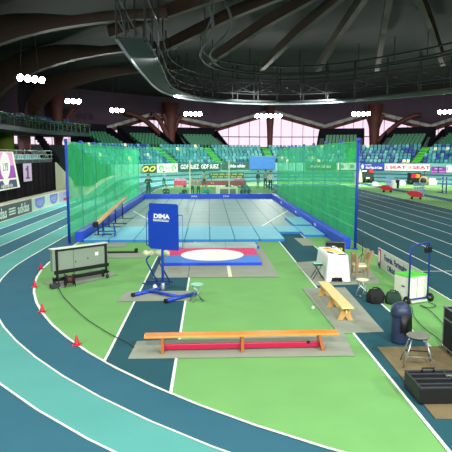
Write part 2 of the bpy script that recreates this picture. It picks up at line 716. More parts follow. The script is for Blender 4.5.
tree_pillar(171, [(-1, 7.5, 5.0), (-1, 3.2, 5.2), (1, 2.2, 5.5), (-1, 1.4, 6)], 1.1)
tree_pillar(375, [(1, 7.0, 5.0), (1, 1.5, 6.0), (-1, 1.4, 6.0)], 1.2)
tree_pillar(270, [], 0.72)
tree_pillar(60, [(1, 3.5, 5.0)], 0.9)

# side terrace behind the drape, balcony above it
mb = MB()
mb.box((-20.8, 39.2, 1.35), (10.2, 35.4, 2.76))
struct(mb.build('terrace_slab', 'concrete_grey'))
# pale ramp falling away beyond the terrace
mb = MB()
pr = [(56.95, -0.03), (64.5, -0.03), (64.5, 0.5), (57.6, 2.75), (56.95, 2.75)]
vs = [(-15.6, a, b) for a, b in pr] + [(-21.5, a, b) for a, b in pr]
mb.add(vs, [(0, 1, 2, 3, 4), (9, 8, 7, 6, 5)] + [(i, 5 + i, 5 + (i + 1) % 5, (i + 1) % 5) for i in range(5)])
struct(mb.build('terrace_ramp_floor', 'bank_beige'))


def bal_path(off, n0=12, n1=16, a_end=None):
    """front line of the curved balcony, off metres behind its front; (x, y, tangent angle)"""
    r = 30.1 + off
    pts = [(CX - r, 16 + 40.0 * i / n0, PI / 2) for i in range(n0)]
    ae = R(27) if a_end is None else a_end
    for i in range(n1 + 1):
        a = ae * i / n1
        pts.append((CX - r * math.cos(a), YF + r * math.sin(a), PI / 2 - a))
    return pts


def strip(mb, offa, offb, z0, z1, m=0):
    A, B = bal_path(offa), bal_path(offb)
    n = len(A)
    vs = [(p[0], p[1], z) for (pp, z) in ((A, z0), (B, z0), (B, z1), (A, z1)) for p in pp]
    fs = []
    for k in range(4):
        k2 = (k + 1) % 4
        for i in range(n - 1):
            fs.append((k * n + i, k * n + i + 1, k2 * n + i + 1, k2 * n + i))
    fs += [tuple(k * n for k in range(4)), tuple(k * n + n - 1 for k in (3, 2, 1, 0))]
    mb.add(vs, fs, m)


mb = MB()
strip(mb, 0, 6.8, 5.75, 6.2)
for i in range(3):
    strip(mb, 1.2 + i * 1.0, 6.8, 6.2 + i * 0.45, 6.65 + i * 0.45)
struct(mb.build('balcony_slab', 'stand_step'))

root = thing('balcony_balustrade', 'dark slatted balustrade with pale handrail along the curved side balcony', 'balustrade', (-17.9, 44, 6.2))
mb = MB(); strip(mb, -0.02, 0.04, 6.2, 6.9, 0)
o = mb.build('infill_panel', 'stand_dark', root); o.location = (17.9, -44, -6.2)
mb = MB()
A = bal_path(0.0)
mb.tube([(p[0], p[1], 7.2) for p in A], 0.04, 6)
for p in A:
    mb.tube([(p[0], p[1], 6.2), (p[0], p[1], 7.2)], 0.035, 6)
o = mb.build('handrail', 'rail', root); o.location = (17.9, -44, -6.2)
# trailing greenery on the balustrade
mb = MB()
for p in bal_path(-0.12, 60, 50):
    for q in range(13):
        s_ = random.uniform(0.10, 0.2)
        c = Vector((p[0] + random.uniform(-0.2, 0.1), p[1] + random.uniform(-0.4, 0.4), random.choice((6.3, 6.7, 6.95, 7.0, 7.1)) + random.uniform(-0.12, 0.2)))
        a = random.uniform(0, PI)
        mx = Matrix.Translation(c) @ Matrix.Rotation(a, 4, 'Z') @ Matrix.Rotation(random.uniform(-1, 1), 4, 'X')
        mb.add([(-s_, 0, 0), (0, -s_ * 0.5, 0), (s_, 0, 0), (0, s_ * 0.5, 0.03)], [(0, 1, 2), (0, 2, 3)], 0, False, mx)
tag(mb.build('balcony_foliage', 'plant'), 'trailing green plants along the balcony balustrade', 'plants', None, 'stuff')

# lower stand around the far bend
mb = MB()
A0, A1 = R(163), R(28)
NA = 48


def arc(r):
    return [(CX + r * math.cos(A0 + (A1 - A0) * i / NA), YF + r * math.sin(A0 + (A1 - A0) * i / NA)) for i in range(NA + 1)]


def arc_step(mb, r0, r1, z0, z1, m):
    P, Q = arc(r0), arc(r1)
    n = NA + 1
    vs = [(p[0], p[1], z) for (pp, z) in ((P, z0), (Q, z0), (Q, z1), (P, z1)) for p in pp]
    fs = []
    for k in range(4):
        k2 = (k + 1) % 4
        for i in range(n - 1):
            fs.append((k * n + i, k * n + i + 1, k2 * n + i + 1, k2 * n + i))
    fs += [tuple(k * n for k in range(4)), tuple(k * n + n - 1 for k in (3, 2, 1, 0))]
    mb.add(vs, fs, m)


ROWS = 6
ROWD, ROWZ, ZR0, RR0 = 0.85, 0.42, 2.1, 24.2
for i in range(ROWS):
    arc_step(mb, RR0 + i * ROWD, RR0 + (i + 1) * ROWD + 0.01, -0.03, ZR0 + i * ROWZ, 0)
arc_step(mb, RR0 + ROWS * ROWD, RR0 + ROWS * ROWD + 2.4, -0.03, ZR0 + ROWS * ROWZ, 0)
arc_step(mb, 23.75, 24.2, -0.03, 2.42, 1)
struct(mb.build('lower_stand_slab', ['stand_step', 'concrete_teal']))


def seat_mesh(mname, name):
    """moulded stadium seat: pan, curved back and pedestal; faces -Y"""
    mb = MB()
    prof = [(-0.22, 0.40), (-0.20, 0.43), (0.0, 0.41), (0.16, 0.42), (0.22, 0.50), (0.27, 0.80)]
    n = len(prof)
    vs = []
    for x in (-0.22, 0.22):
        for (y, z) in prof:
            vs.append((x, y, z))
        for (y, z) in reversed(prof):
            vs.append((x, y + 0.03, z - 0.035))
    k = 2 * n
    fs = [tuple(range(k))[::-1], tuple(k + i for i in range(k))] + [(i, (i + 1) % k, k + (i + 1) % k, k + i) for i in range(k)]
    mb.add(vs, fs, 0)
    mb.box((0, 0.08, 0.19), (0.3, 0.08, 0.4), 0)
    o = mb.build(name, mname)
    return o


AISLES = [R(132), R(115.5), R(97), R(71), R(50)]
aw = 0.055
ai = 0
aisle_words = ['behind the far end of the net cage beside the black dressed person', 'above the green and white sponsor boards', 'above the big plain blue screen',
               'above the blue and white sign by the net post', 'above the white lettered sponsor board']
for a in AISLES:
    mb = MB()
    for i in range(ROWS):
        r0 = RR0 + i * ROWD
        for h in range(2):
            rr = r0 + h * ROWD / 2
            w = 1.1
            mx = Matrix.Translation((CX + (rr + ROWD / 4) * math.cos(a), YF + (rr + ROWD / 4) * math.sin(a), 0)) @ Matrix.Rotation(a - PI / 2, 4, 'Z')
            zt = ZR0 + i * ROWZ + h * ROWZ / 2
            mb.box((0, 0, zt + 0.06), (w, ROWD / 2, 0.12), 0, mx=mx)
    struct(mb.build('aisle_steps_floor', 'aisle_green'))
    ai += 1

seats = []
for i in range(ROWS):
    r = RR0 + i * ROWD + 0.45
    z = ZR0 + i * ROWZ
    nn = int(r * (A0 - A1) / 0.56)
    for j in range(nn):
        a = A0 - (A0 - A1) * (j + 0.5) / nn
        if any(abs(a - b) < 0.75 / r for b in AISLES):
            continue
        x, y = CX + r * math.cos(a), YF + r * math.sin(a)
        px = 209 + 558 * x / y
        if px < 66 or px > 462:
            continue
        q = random.random()
        if px > 300:
            k = 0 if q < 0.42 else 1 if q < 0.74 else 2 if q < 0.96 else 3
        else:
            k = 0 if q < 0.62 else 1 if q < 0.7 else 2 if q < 0.97 else 3
        seats.append((y * y + x * x, x, y, z, a - PI / 2, k, px))
random.shuffle(seats)


def vis_key(s):
    px = s[6]
    hidden = (70 < px < 148) or (275 < px < 356)
    return (1 if hidden else 0, s[0])


seats.sort(key=vis_key)
SLAB = [('teal plastic seat with moulded back in the lower stand around the bend', 'teal seats in the lower stand'),
        ('dark blue plastic seat with moulded back in the lower stand around the bend', 'dark blue seats in the lower stand'),
        ('light cyan plastic seat with moulded back in the lower stand around the bend', 'light cyan seats in the lower stand'),
        ('cream white plastic seat with moulded back in the lower stand around the bend', 'cream seats in the lower stand')]
protos = [None] * 4
rest = MB()
NIND = 300
for idx, (d, x, y, z, rz, k, px) in enumerate(seats):
    if idx < NIND:
        if protos[k] is None:
            o = protos[k] = seat_mesh('seat_' + 'abcd'[k], 'stadium_chair')
        else:
            o = protos[k].copy(); C.objects.link(o)
        o.location = (x, y, z)
        o.rotation_euler = (0, 0, rz)
        tag(o, SLAB[k][0], 'seat', SLAB[k][1])
    else:
        mx = Matrix.Translation((x, y, z)) @ Matrix.Rotation(rz, 4, 'Z')
        me = protos[k].data
        rest.add([v.co for v in me.vertices], [list(p.vertices) for p in me.polygons], k, False, mx)
tag(rest.build('stadium_seating', ['seat_a', 'seat_b', 'seat_c', 'seat_d']), 'remaining rows of blue and teal seats of the lower stand, mostly behind the nets', 'seats', None, 'stuff')

# upper stand blocks
UP = [(112, 6.0, 'nearest the side balcony'), (154, 6.4, 'just before the first timber tree column'),
      (205, 7.0, 'just past the first timber tree column'), (341, 7.0, 'rising behind the second net'),
      (406, 7.0, 'just past the second timber tree column'), (459, 7.0, 'beyond the last dark wedge')]
gproto = None
for (px, W, where) in UP:
    c = on_circle(px, 32.6)
    ang = math.atan2(c.y - YF, c.x - CX)
    mx = Matrix.Translation((c.x, c.y, 0)) @ Matrix.Rotation(ang - PI / 2, 4, 'Z')
    mb = MB()
    nr = 5
    z0 = 4.6
    for i in range(nr):
        mb.box((0, -0.4 + 0.8 * i, (z0 + 0.34 * i - 3.0) / 2 + 1.5), (W, 0.81, z0 + 0.34 * i - 3.0), 0, mx=mx)
    zt = z0 + 0.34 * nr
    mb.box((0, 4.5, zt / 2 + 0.5 + 1.0), (W + 0.3, 0.25, zt + 1.1 - 1.0), 0, mx=mx)
    for s in (-1, 1):
        xs = s * (W / 2 + 0.08)
        vs = [(xs - 0.08, -0.9, 2.5), (xs - 0.08, 4.5, 2.5), (xs - 0.08, 4.5, zt + 1.1), (xs - 0.08, 3.6, zt + 1.1), (xs - 0.08, -0.9, z0 + 0.35)]
        vs2 = [(v[0] + 0.16, v[1], v[2]) for v in vs]
        mb.add(vs + vs2, [(0, 1, 2, 3, 4), (9, 8, 7, 6, 5)] + [(i, 5 + i, 5 + (i + 1) % 5, (i + 1) % 5) for i in range(5)], 0, mx=mx)
    # side stair treads
    for i in range(nr * 2):
        for s in (-1, 1):
            mb.box((s * (W / 2 - 0.4), -0.6 + 0.4 * i, z0 + 0.17 * i + 0.02), (0.75, 0.12, 0.06), 1, mx=mx)
    struct(mb.build('upper_stand_slab', ['stand_dark', 'truss_pale']))
    ncol = int((W - 1.7) / 0.55)
    for i in range(nr):
        for j in range(ncol):
            if px == 459 and j > ncol * 0.55:
                continue
            p = mx @ Vector((-(ncol - 1) * 0.275 + j * 0.55, -0.4 + 0.8 * i, z0 + 0.34 * i))
            if gproto is None:
                o = gproto = seat_mesh('seat_green', 'bleacher_chair')
            else:
                o = gproto.copy(); C.objects.link(o)
            o.location = p
            o.rotation_euler = (0, 0, ang - PI / 2)
            tag(o, 'small green plastic seat in the raised stand block ' + where, 'seat', 'green seats in the block ' + where)

# balcony and terrace seats
bp = None
for i, off in enumerate((1.75, 2.75)):
    z = 6.65 + i * 0.45
    for p in bal_path(off, 60, 22, R(26.5)):
        px = 209 + 558 * p[0] / p[1]
        if px < -2 or px > 92 or any(abs(p[1] - q) < 1.0 for q in (34, 44.5, 56, 69)):
            continue
        if bp is None:
            o = bp = seat_mesh('seat_navy', 'balcony_chair')
        else:
            o = bp.copy(); C.objects.link(o)
        o.location = (p[0], p[1], z)
        o.rotation_euler = (0, 0, p[2])
        tag(o, 'navy plastic seat up on the curved side balcony', 'seat', 'navy seats on the side balcony')
tp = None
for i, x in enumerate((-16.6, -17.5)):
    for j in range(24):
        y = 43.2 + j * 0.56
        if tp is None:
            o = tp = seat_mesh('seat_c', 'terrace_chair')
        else:
            o = tp.copy(); C.objects.link(o)
        o.location = (x, y, 2.73)
        o.rotation_euler = (0, 0, PI / 2)
        tag(o, 'light blue plastic seat on the terrace above the black drape', 'seat', 'light blue terrace seats')


# ------------------------------------------------------------------ landing sector with net cage
NXL, NXR = -5.55, 5.45
LY0L, LY0R, LY1 = 22.2, 20.6, 44.6
NET_H = 4.0

mb = MB()
mb.prism([(-5.0, 26.6), (4.95, 26.6), (4.95, 44.0), (-5.0, 44.0)], 0.0, 0.06)
tag(mb.build('landing_surface', 'landing'), 'wide glossy grey green tiled landing surface inside the net cage', 'sports floor')
o = bpy.data.objects['landing_surface']
circ = Vector((0.11, 19.2, 0))
mb = MB()
for s in (-1, 1):
    a = R(17.46) * s
    d = Vector((math.sin(a), math.cos(a), 0)); nrm = Vector((math.cos(a), -math.sin(a), 0)) * 0.04
    t1 = min(4.8 / abs(d.x), 24.6)
    p0 = circ + d * 8.0; p1 = circ + d * t1
    mb = MB()
    mb.add([p0 - nrm + Vector((0, 0, .064)), p0 + nrm + Vector((0, 0, .064)), p1 + nrm + Vector((0, 0, .064)), p1 - nrm + Vector((0, 0, .064))], [(0, 1, 2, 3)])
    mb.build('sector_line', 'line_white', o)


def cage_side(name, x, y0, y1, nb, label, inward):
    root = thing(name, label, 'net fence', (x, y0, 0))
    L = y1 - y0
    for i in range(nb + 1):
        mb = MB()
        ox = 0 if i == 0 else -0.07 * inward
        mb.box((ox, L * i / nb, 0.02), (0.16, 0.16, 0.04), 0)
        r = 0.055 if i == 0 else 0.02
        mb.tube([(ox, L * i / nb, 0.04), (ox, L * i / nb, NET_H + 0.05)], r, 8, 0)
        mb.build('post', 'post_blue', root)
        mb = MB()
        mb.box((ox, L * i / nb, NET_H + 0.06), (0.12, 0.2, 0.12), 0)
        mb.build('post_cap', 'post_blue', root, bevel=0.02)
    for i in range(nb):
        mb = MB()
        a, b = L * i / nb + 0.03, L * (i + 1) / nb - 0.03
        n = 8
        vs = []
        for j in range(n + 1):
            q = j / n
            y = a + (b - a) * q
            bulge = inward * (0.0 + 0.05 * math.sin(PI * q))
            vs += [(bulge, y, 0.25), (bulge, y, NET_H - 0.06 * math.sin(PI * q))]
        fs = [(2 * j, 2 * j + 2, 2 * j + 3, 2 * j + 1) for j in range(n)]
        mb.add(vs, fs, 0, True)
        mb.build('net_panel', 'net_green', root)
    mb = MB()
    mb.tube([(0, 0, NET_H - 0.02), (0, L, NET_H - 0.02)], 0.018, 6)
    mb.build('top_cable', 'net_rope' if 'net_rope' in M else 'dark_green', root)
    return root


mm('net_rope', (70, 190, 110), 0.7)
cage_side('net_fence', NXL, LY0L, LY1, 8, 'long green net fence on blue posts, on the side of the blue throwing sign', 1)
cage_side('net_fence', NXR, LY0R, LY1, 8, 'long green net fence on blue posts, on the side of the sprint straight', -1)

# fine net across the far end, on two cream poles
root = thing('back_net', 'fine pale green net hung across the far end of the cage', 'net', (0, 45.2, 0))
mb = MB()
vs, fs = [], []
for j in range(25):
    q = j / 24.0
    vs += [(NXL + (NXR - NXL) * q, 0.05 * math.sin(q * 9), 0.1), (NXL + (NXR - NXL) * q, 0.05 * math.sin(q * 9), NET_H - 0.1 * math.sin(PI * q))]
fs = [(2 * j, 2 * j + 2, 2 * j + 3, 2 * j + 1) for j in range(24)]
mb.add(vs, fs, 0, True)
mb.build('net_sheet', 'net_back', root)
mb = MB()
mb.tube([(NXL, 0, NET_H), (NXR, 0, NET_H)], 0.02, 6)
mb.build('top_cable', 'net_rope', root)
for i, px in enumerate((190, 229)):
    p = G(px, 194)
    mb = MB()
    mb.lathe([(0.22, 0), (0.22, 0.05), (0.05, 0.08), (0.05, 3.05), (0.03, 3.1)], 10)
    tag(mb.build('cream_pole', 'cream', loc=(1.0 * (px - 209) / 556 * 45.6, 45.6, 0)),
        'slim cream pole behind the far blue pad, ' + ('beside the seated beige people' if i == 0 else 'beside the white covered table'), 'pole')


def pad(label, p0, p1, h, w, side, texts=()):
    p0, p1 = Vector(p0), Vector(p1)
    d = (p1 - p0); L = d.length
    root = thing('base_pad', label, 'safety pad', p0, math.atan2(d.y, d.x))
    mb = MB()
    mb.prism([(0, 0), (L, 0), (L, w * side), (0, w * side)], 0, h)
    mb.build('padding', 'pad_blue', root, bevel=0.03)
    return root, L


# pads: set just inside the nets
rt, L = pad('long blue foam pad along the foot of the net fence by the shot return rail', (NXL + 0.14, LY0L + 0.4, 0), (NXL + 0.14, 44.0, 0), 0.42, 0.3, -1)
rt, L = pad('long blue foam pad along the foot of the net fence by the white table', (NXR - 0.14, LY0R + 0.1, 0), (NXR - 0.14, 44.0, 0), 0.42, 0.3, 1)
for y in (26.2, 32.0, 38.5):
    yy = y - LY0R - 0.1
    lettering('DIMA', 0.2, 'white', rt, (yy, 0.306, 0.22), (-1, 0, 0), (0, 0, 1))
rt, L = pad('blue foam pad closing the far end of the landing surface', (NXL + 0.1, 44.45, 0), (NXR - 0.1, 44.45, 0), 0.4, 0.35, 1)
for px in (194, 226):
    x = (px - 209) / 556.0 * 44.45
    lettering('DIMA', 0.2, 'white', rt, (x - NXL - 0.1, -0.006, 0.21), (1, 0, 0), (0, 0, 1))

# light blue landing mats
MATL = ['light blue landing mat, %s from the net pad in the %s row by the throwing circle', 'x']
ordw = ['first', 'second', 'third', 'fourth', 'fifth', 'sixth', 'seventh', 'eighth']


def foam_mat(label, x0, x1, y0, y1, h=0.12, z=0.0):
    root = thing('landing_mat', label, 'mat', ((x0 + x1) / 2, (y0 + y1) / 2, z), 0, 'light blue landing mats')
    g = 0.014
    w, l = (x1 - x0) - 2 * g, (y1 - y0) - 2 * g
    mb = MB(); mb.box((0, 0, h * 0.42), (w, l, h * 0.84)); mb.build('foam_edge', 'mat_edge', root, bevel=0.01)
    mb = MB(); mb.box((0, 0, h * 0.94), (w, l, h * 0.2)); mb.build('top_cover', 'mat_blue', root, bevel=0.01)
    return root


for i in range(8):
    x1 = 3.08 - i * 1.02
    x0 = x1 - 1.02
    for r_, (y0, y1) in enumerate(((22.5, 24.52), (24.52, 26.55))):
        foam_mat('light blue landing mat, %s from the white table side, %s row' % (ordw[i], ('front', 'rear')[r_]), x0, x1, y0, y1)
foam_mat('light blue landing mat set back at the end of the dark runway', 3.09, 4.06, 24.6, 26.55)
foam_mat('light blue landing mat by the net pad near the white table, nearer of two', 4.07, 4.98, 23.7, 26.55)
foam_mat('light blue landing mat by the net pad, partly lying on the tiled surface', 4.07, 4.98, 26.65, 29.9, 0.12, 0.061)

# ------------------------------------------------------------------ throwing circle platform
def quad_mat(name, label, pts, h=0.008, m='mat_grey', z=0.012):
    c = sum((Vector(p) for p in pts), Vector((0, 0, 0))) / len(pts)
    mb = MB()
    mb.prism([(p[0] - c.x, p[1] - c.y) for p in pts], 0, h)
    return tag(mb.build(name, m, loc=(c.x, c.y, z)), label, 'mat')


o = quad_mat('rubber_mat', 'large grey rubber mat under the throwing circle platform', [(-1.62, 15.95, 0), (2.02, 15.95, 0), (1.98, 22.0, 0), (-1.62, 22.0, 0)])
mb = MB(); mb.box((0.60 - 0.19, 16.75 - 18.97, 0.010), (0.11, 1.6, 0.004), 0, rz=0.0)
mb.build('tape_strip', 'cream', o)
mb = MB(); mb.box((-0.62 - 0.19, 16.85 - 18.97, 0.0095), (0.015, 1.7, 0.003)); mb.build('seam', 'dark_grey', o)

root = thing('throwing_circle_platform', 'low throwing circle platform with white circle, pink rear half and blue front', 'platform', (0.10, 18.95, 0.0265))
X0, X1, Y0, Y1 = -1.57, 1.56, -1.35, 1.38
mb = MB(); mb.prism([(X0, Y0), (X1, Y0), (X1, Y1), (X0, Y1)], 0, 0.09); mb.build('base', 'pad_blue', root, bevel=0.008)
mb = MB(); mb.prism([(X0 + .01, Y0 + .01), (X1 - .01, Y0 + .01), (X1 - .01, -0.05), (X0 + .01, -0.05)], 0.09, 0.096); mb.build('front_panel', 'throw_blue', root)
mb = MB(); mb.prism([(X0 + .01, -0.05), (X1 - .01, -0.05), (X1 - .01, Y1 - .01), (X0 + .01, Y1 - .01)], 0.09, 0.096); mb.build('rear_panel', 'pink', root)
mb = MB(); mb.lathe([(1.07, 0.09), (1.07, 0.100), (0.0001, 0.100)], 48, smooth=False); mb.build('throwing_circle', 'circle_white', root)
root = thing('stop_slab', 'pale grey slab with a blue edge lying behind the throwing circle', 'slab', (0.2, 21.2, 0.0205))
mb = MB(); mb.box((-0.55, 0, 0.05), (1.9, 1.0, 0.1)); mb.box((1.0, 0, 0.05), (1.18, 1.0, 0.1)); mb.build('slab_top', 'slab_grey', root, bevel=0.01)
mb = MB(); mb.box((1.62, 0, 0.05), (0.06, 1.0, 0.1)); mb.build('edge_strip', 'pad_blue', root)

# other mats
quad_mat('rubber_mat', 'grey rubber mat under the long varnished bench', [G(128, 359.5), G(355, 356.5), G(344, 334), G(137, 342)])
quad_mat('rubber_mat', 'grey rubber mat under the pale wooden bench', [G(338.5, 334), G(384, 332.5), G(345, 288), G(302, 289)])
quad_mat('rubber_mat', 'grey rubber mat under the blue throwing sign', [G(116.5, 302), G(190, 301), G(190, 291.5), G(127, 292)])
quad_mat('rubber_mat', 'grey rubber mat under the wheeled scoreboard', [G(57, 289), G(43, 283), G(100, 269), G(118, 275)])
quad_mat('rubber_mat', 'narrow grey rubber mat beyond the scoreboard, nearer of two', [G(98, 258.5), G(146, 258), G(143, 253.5), G(100, 254)])
quad_mat('rubber_mat', 'small grey rubber mat just in front of the light blue mats', [G(100, 247.5), G(125, 247), G(127, 243), G(103, 243)])
quad_mat('rubber_mat', 'grey rubber mat under the white draped table and wooden armchair', [G(316, 286), G(381, 284), G(360, 258), G(296, 263)])
quad_mat('rubber_mat', 'small grey rubber mat on the second runway before the blue mats', [G(303, 246), G(316, 246), G(308, 238.5), G(294, 238.5)])
quad_mat('rubber_mat', 'brown carpet mat under the grey stool and black cases', [(3.06, 10.05, 0), (5.3, 10.05, 0), (5.2, 7.3, 0), (3.0, 7.3, 0)], m='mat_brown')

# shot return rail
root = thing('shot_return_rail', 'sloping tan padded return rail on black trestles beside the net pad', 'return rail', (-4.72, 23.4, 0.129))
a, b = Vector((0, 0, 0.52)), Vector((0.02, 7.9, 0.98))
mb = MB()
mb.tube([a, b], 0.1, 12)
mb.build('rail_tube', 'tan', root)
mb = MB(); mb.tube([a - Vector((0, 0.25, 0.02)), a], 0.12, 10); mb.build('end_cap', 'black', root)
for i, y in enumerate((0.35, 1.4, 2.9, 4.7, 7.0)):
    z = 0.52 + 0.46 * y / 7.9
    zb = 0.0 if y < 3.0 else -0.067
    mb = MB()
    mb.tube([(0, y, zb + 0.02), (0, y, z - 0.08)], 0.03, 8)
    mb.box((0.2, y, zb + 0.015), (0.75, 0.05, 0.03))
    mb.build('trestle', 'black', root)

# blue trestle frame next to the rail
root = thing('blue_trestle', 'small blue tubular trestle standing at the low end of the return rail', 'trestle', (-4.15, 23.15, 0.148))
mb = MB()
for s in (-1, 1):
    mb.tube([(s * 0.25, -0.2, 0), (s * 0.2, 0, 0.55), (s * 0.25, 0.2, 0)], 0.018, 6)
    mb.build('leg_frame', 'steel_blue', root); mb = MB()
mb.tube([(-0.28, 0, 0.55), (0.28, 0, 0.55)], 0.02, 6); mb.tube([(-0.24, -0.15, 0.15), (0.24, -0.15, 0.15)], 0.015, 6)
mb.build('cross_bar', 'steel_blue', root)
root = None
mb = MB(); mb.box((0, 0, 0.02), (1.35, 0.25, 0.04)); mb.box((0.62, 0, 0.09), (0.1, 0.25, 0.12))
tag(mb.build('black_kerb_board', 'black_soft', loc=tuple(G(119, 252.7)), bevel=0.01), 'flat black board with one raised end lying on the green floor beyond the scoreboard', 'board')

# ------------------------------------------------------------------ long varnished bench
root = thing('gymnastics_bench', 'long varnished wooden bench with crimson stretcher on its own grey mat', 'bench', (0.58, 9.98, 0.0205), R(1.6))
mb = MB(); mb.box((0, 0, 0.295), (3.48, 0.24, 0.035)); mb.build('seat_plank', 'wood_varnish', root, bevel=0.006)
for x in (-1.42, 0.0, 1.42):
    mb = MB()
    lean = 0.03 if x > 0 else 0.0
    mb.add([(x - .03 + lean, -.14, 0), (x + .03 + lean, -.14, 0), (x + .03 + lean, .14, 0), (x - .03 + lean, .14, 0),
            (x - .025 - lean, -.09, .278), (x + .025 - lean, -.09, .278), (x + .025 - lean, .09, .278), (x - .025 - lean, .09, .278)],
           [(0, 3, 2, 1), (4, 5, 6, 7), (0, 1, 5, 4), (1, 2, 6, 5), (2, 3, 7, 6), (3, 0, 4, 7)])
    mb.build('leg', 'wood_brown', root, bevel=0.004)
mb = MB(); mb.box((0, 0, 0.085), (2.8, 0.06, 0.1)); mb.build('stretcher', 'red_beam', root, bevel=0.012)
mb = MB(); mb.box((1.2, -0.035, 0.13), (0.05, 0.03, 0.04)); mb.build('latch', 'black', root)

# pale bench
root = thing('wooden_bench', 'pale wooden bench with splayed trestle legs standing along the second runway', 'bench', (2.87, 12.72, 0.0205), R(0.6))
mb = MB(); mb.box((0, 0, 0.31), (0.26, 2.4, 0.04)); mb.build('seat_plank', 'wood_pale', root, bevel=0.006)
for y in (-1.0, 0.0, 1.0):
    mb = MB()
    h = 0.29
    prof = [(-0.17, 0), (-0.06, 0), (0, 0.09), (0.06, 0), (0.17, 0), (0.10, 0.16), (0.12, h), (-0.12, h), (-0.10, 0.16)]
    n = len(prof)
    vs = [(p[0], y - 0.022, p[1]) for p in prof] + [(p[0], y + 0.022, p[1]) for p in prof]
    mb.add(vs, [tuple(range(n)), tuple(range(n, 2 * n))[::-1]] + [(i, n + i, n + (i + 1) % n, (i + 1) % n) for i in range(n)])
    mb.build('leg', 'wood_leg', root)
mb = MB(); mb.box((0, 0, 0.2), (0.03, 2.2, 0.07)); mb.build('stretcher', 'wood_pale', root, bevel=0.004)

# ------------------------------------------------------------------ throwing sign on its stand
p = G(163, 291)
root = thing('throwing_sign', 'tall blue sign board with white DIMA lettering on a blue tube stand', 'sign stand', (p.x, p.y, 0.0205), R(-28))
mb = MB()
mb.tube([(0, 0, 0.05), (0, 0, 2.0)], 0.035, 12)
mb.build('post', 'steel_blue', root)
mb = MB()
W, H0, H1, CH = 0.93, 1.1, 2.26, 0.06
x0, x1 = -0.36, 0.51
def chamfer(x0, x1, z0, z1, c):
    return [(x0 + c, z0), (x1 - c * .4, z0), (x1, z0 + c * .4), (x1, z1 - c), (x1 - c, z1), (x0 + c * .4, z1), (x0, z1 - c * .4), (x0, z0 + c)]
def plate(mb, poly, y0, y1, m=0):
    n = len(poly)
    vs = [(q[0], y0, q[1]) for q in poly] + [(q[0], y1, q[1]) for q in poly]
    mb.add(vs, [tuple(range(n)), tuple(range(n, 2 * n))[::-1]] + [(i, n + i, n + (i + 1) % n, (i + 1) % n) for i in range(n)], m)
    return mb
plate(mb, chamfer(x0 - 0.035, x1, 1.08, 2.07, 0.07), -0.0505, -0.02)
plate(mb, chamfer(x0, x1, 1.5, 2.26, 0.04), -0.05, -0.036)
mb.build('board', 'board_blue', root, bevel=0.004)
mb = MB()
mb.tube([(x0 - 0.12, 0, 1.15), (x0 - 0.12, 0, 1.98), (x1 + 0.1, 0, 1.98), (x1 + 0.1, 0, 1.15), (x0 - 0.12, 0, 1.15)], 0.012, 6)
mb.build('back_frame', 'steel_blue', root)
cx = 0.03
lettering('DIMA', 0.155, 'white', root, (cx - 0.01, -0.057, 1.93), (1, 0, 0), (0, 0, 1), sx=1.25, bold=0.006)
mb = MB()
for bx, bz, bw, bh in ((cx - 0.03, 1.81, 0.46, 0.012), (cx - 0.03, 1.85, 0.46, 0.008), (cx - 0.255, 1.83, 0.01, 0.045), (cx + 0.195, 1.83, 0.01, 0.045)):
    mb.box((bx, -0.0545, bz), (bw, 0.006, bh))
for i in range(12):
    mb.box((cx - 0.22 + i * 0.034, -0.0545, 1.829), (0.018, 0.006, 0.014))
mb.build('lettering_underline', 'white', root)
root.rotation_euler[2] = R(-28)
# splayed base in world directions
inv = Matrix.Rotation(R(28), 4, 'Z')
def wl(px, py):
    q = G(px, py) - Vector((p.x, p.y, 0))
    return inv @ q
for (a, b) in (((134, 297.5), (163, 290.5)), ((167, 303.5), (197, 295.5))):
    A, B = wl(*a), wl(*b)
    mb = MB(); A.z = B.z = 0.05
    mb.tube([A, B], 0.05, 10)
    mb.build('foot_tube', 'steel_blue', root)
    mb = MB(); dd = (B - A).normalized(); mb.tube([A - dd * 0.06, A], 0.053, 10); mb.build('end_cap', 'black', root)
A, B = wl(150, 294.0), wl(180, 300.0); A.z = B.z = 0.06
mb = MB(); mb.tube([A, B], 0.04, 8); mb.build('cross_tube', 'steel_blue', root)
mb = MB(); mb.lathe([(0.07, 0.0), (0.07, 0.08), (0.05, 0.14), (0.05, 0.2)], 12); mb.build('socket', 'metal', root)
mb = MB(); A = wl(155, 289); mb.lathe([(0.0, 0.0), (0.05, 0.0), (0.06, 0.05), (0.03, 0.1), (0.0, 0.11)], 10, c=(A.x, A.y, 0.0)); mb.build('clamp_knob', 'white', root)

# padded trestle behind the sign
p = G(157, 283.5)
root = thing('padded_trestle', 'blue grey tube trestle with white padded rolls on top behind the blue sign', 'trestle', (p.x, p.y, 0.012), R(-3))
for x in (-0.18, 0.16):
    mb = MB()
    mb.tube([(x + 0.2, 0.0, 0.03), (x - 0.08, 0, 0.56), (x - 0.1, 0, 0.66), (x, 0, 0.78)], 0.022, 8)
    mb.build('leg', 'trolley_blue', root)
mb = MB()
mb.box((0.0, -0.12, 0.02), (0.75, 0.05, 0.03)); mb.box((0.05, 0.12, 0.02), (0.75, 0.05, 0.03)); mb.box((0.02, 0, 0.02), (0.06, 0.3, 0.03))
mb.build('foot_frame', 'trolley_blue', root)
for x0_, x1_ in ((-0.36, -0.06), (-0.04, 0.36)):
    mb = MB()
    n = 7
    mb.tube([(x0_ + (x1_ - x0_) * i / (n - 1), 0, 0.83 + 0.015 * math.sin(i * 2)) for i in range(n)], [0.05, 0.08, 0.085, 0.06, 0.075, 0.08, 0.05], 10)
    mb.build('padded_roll', 'cream', root)


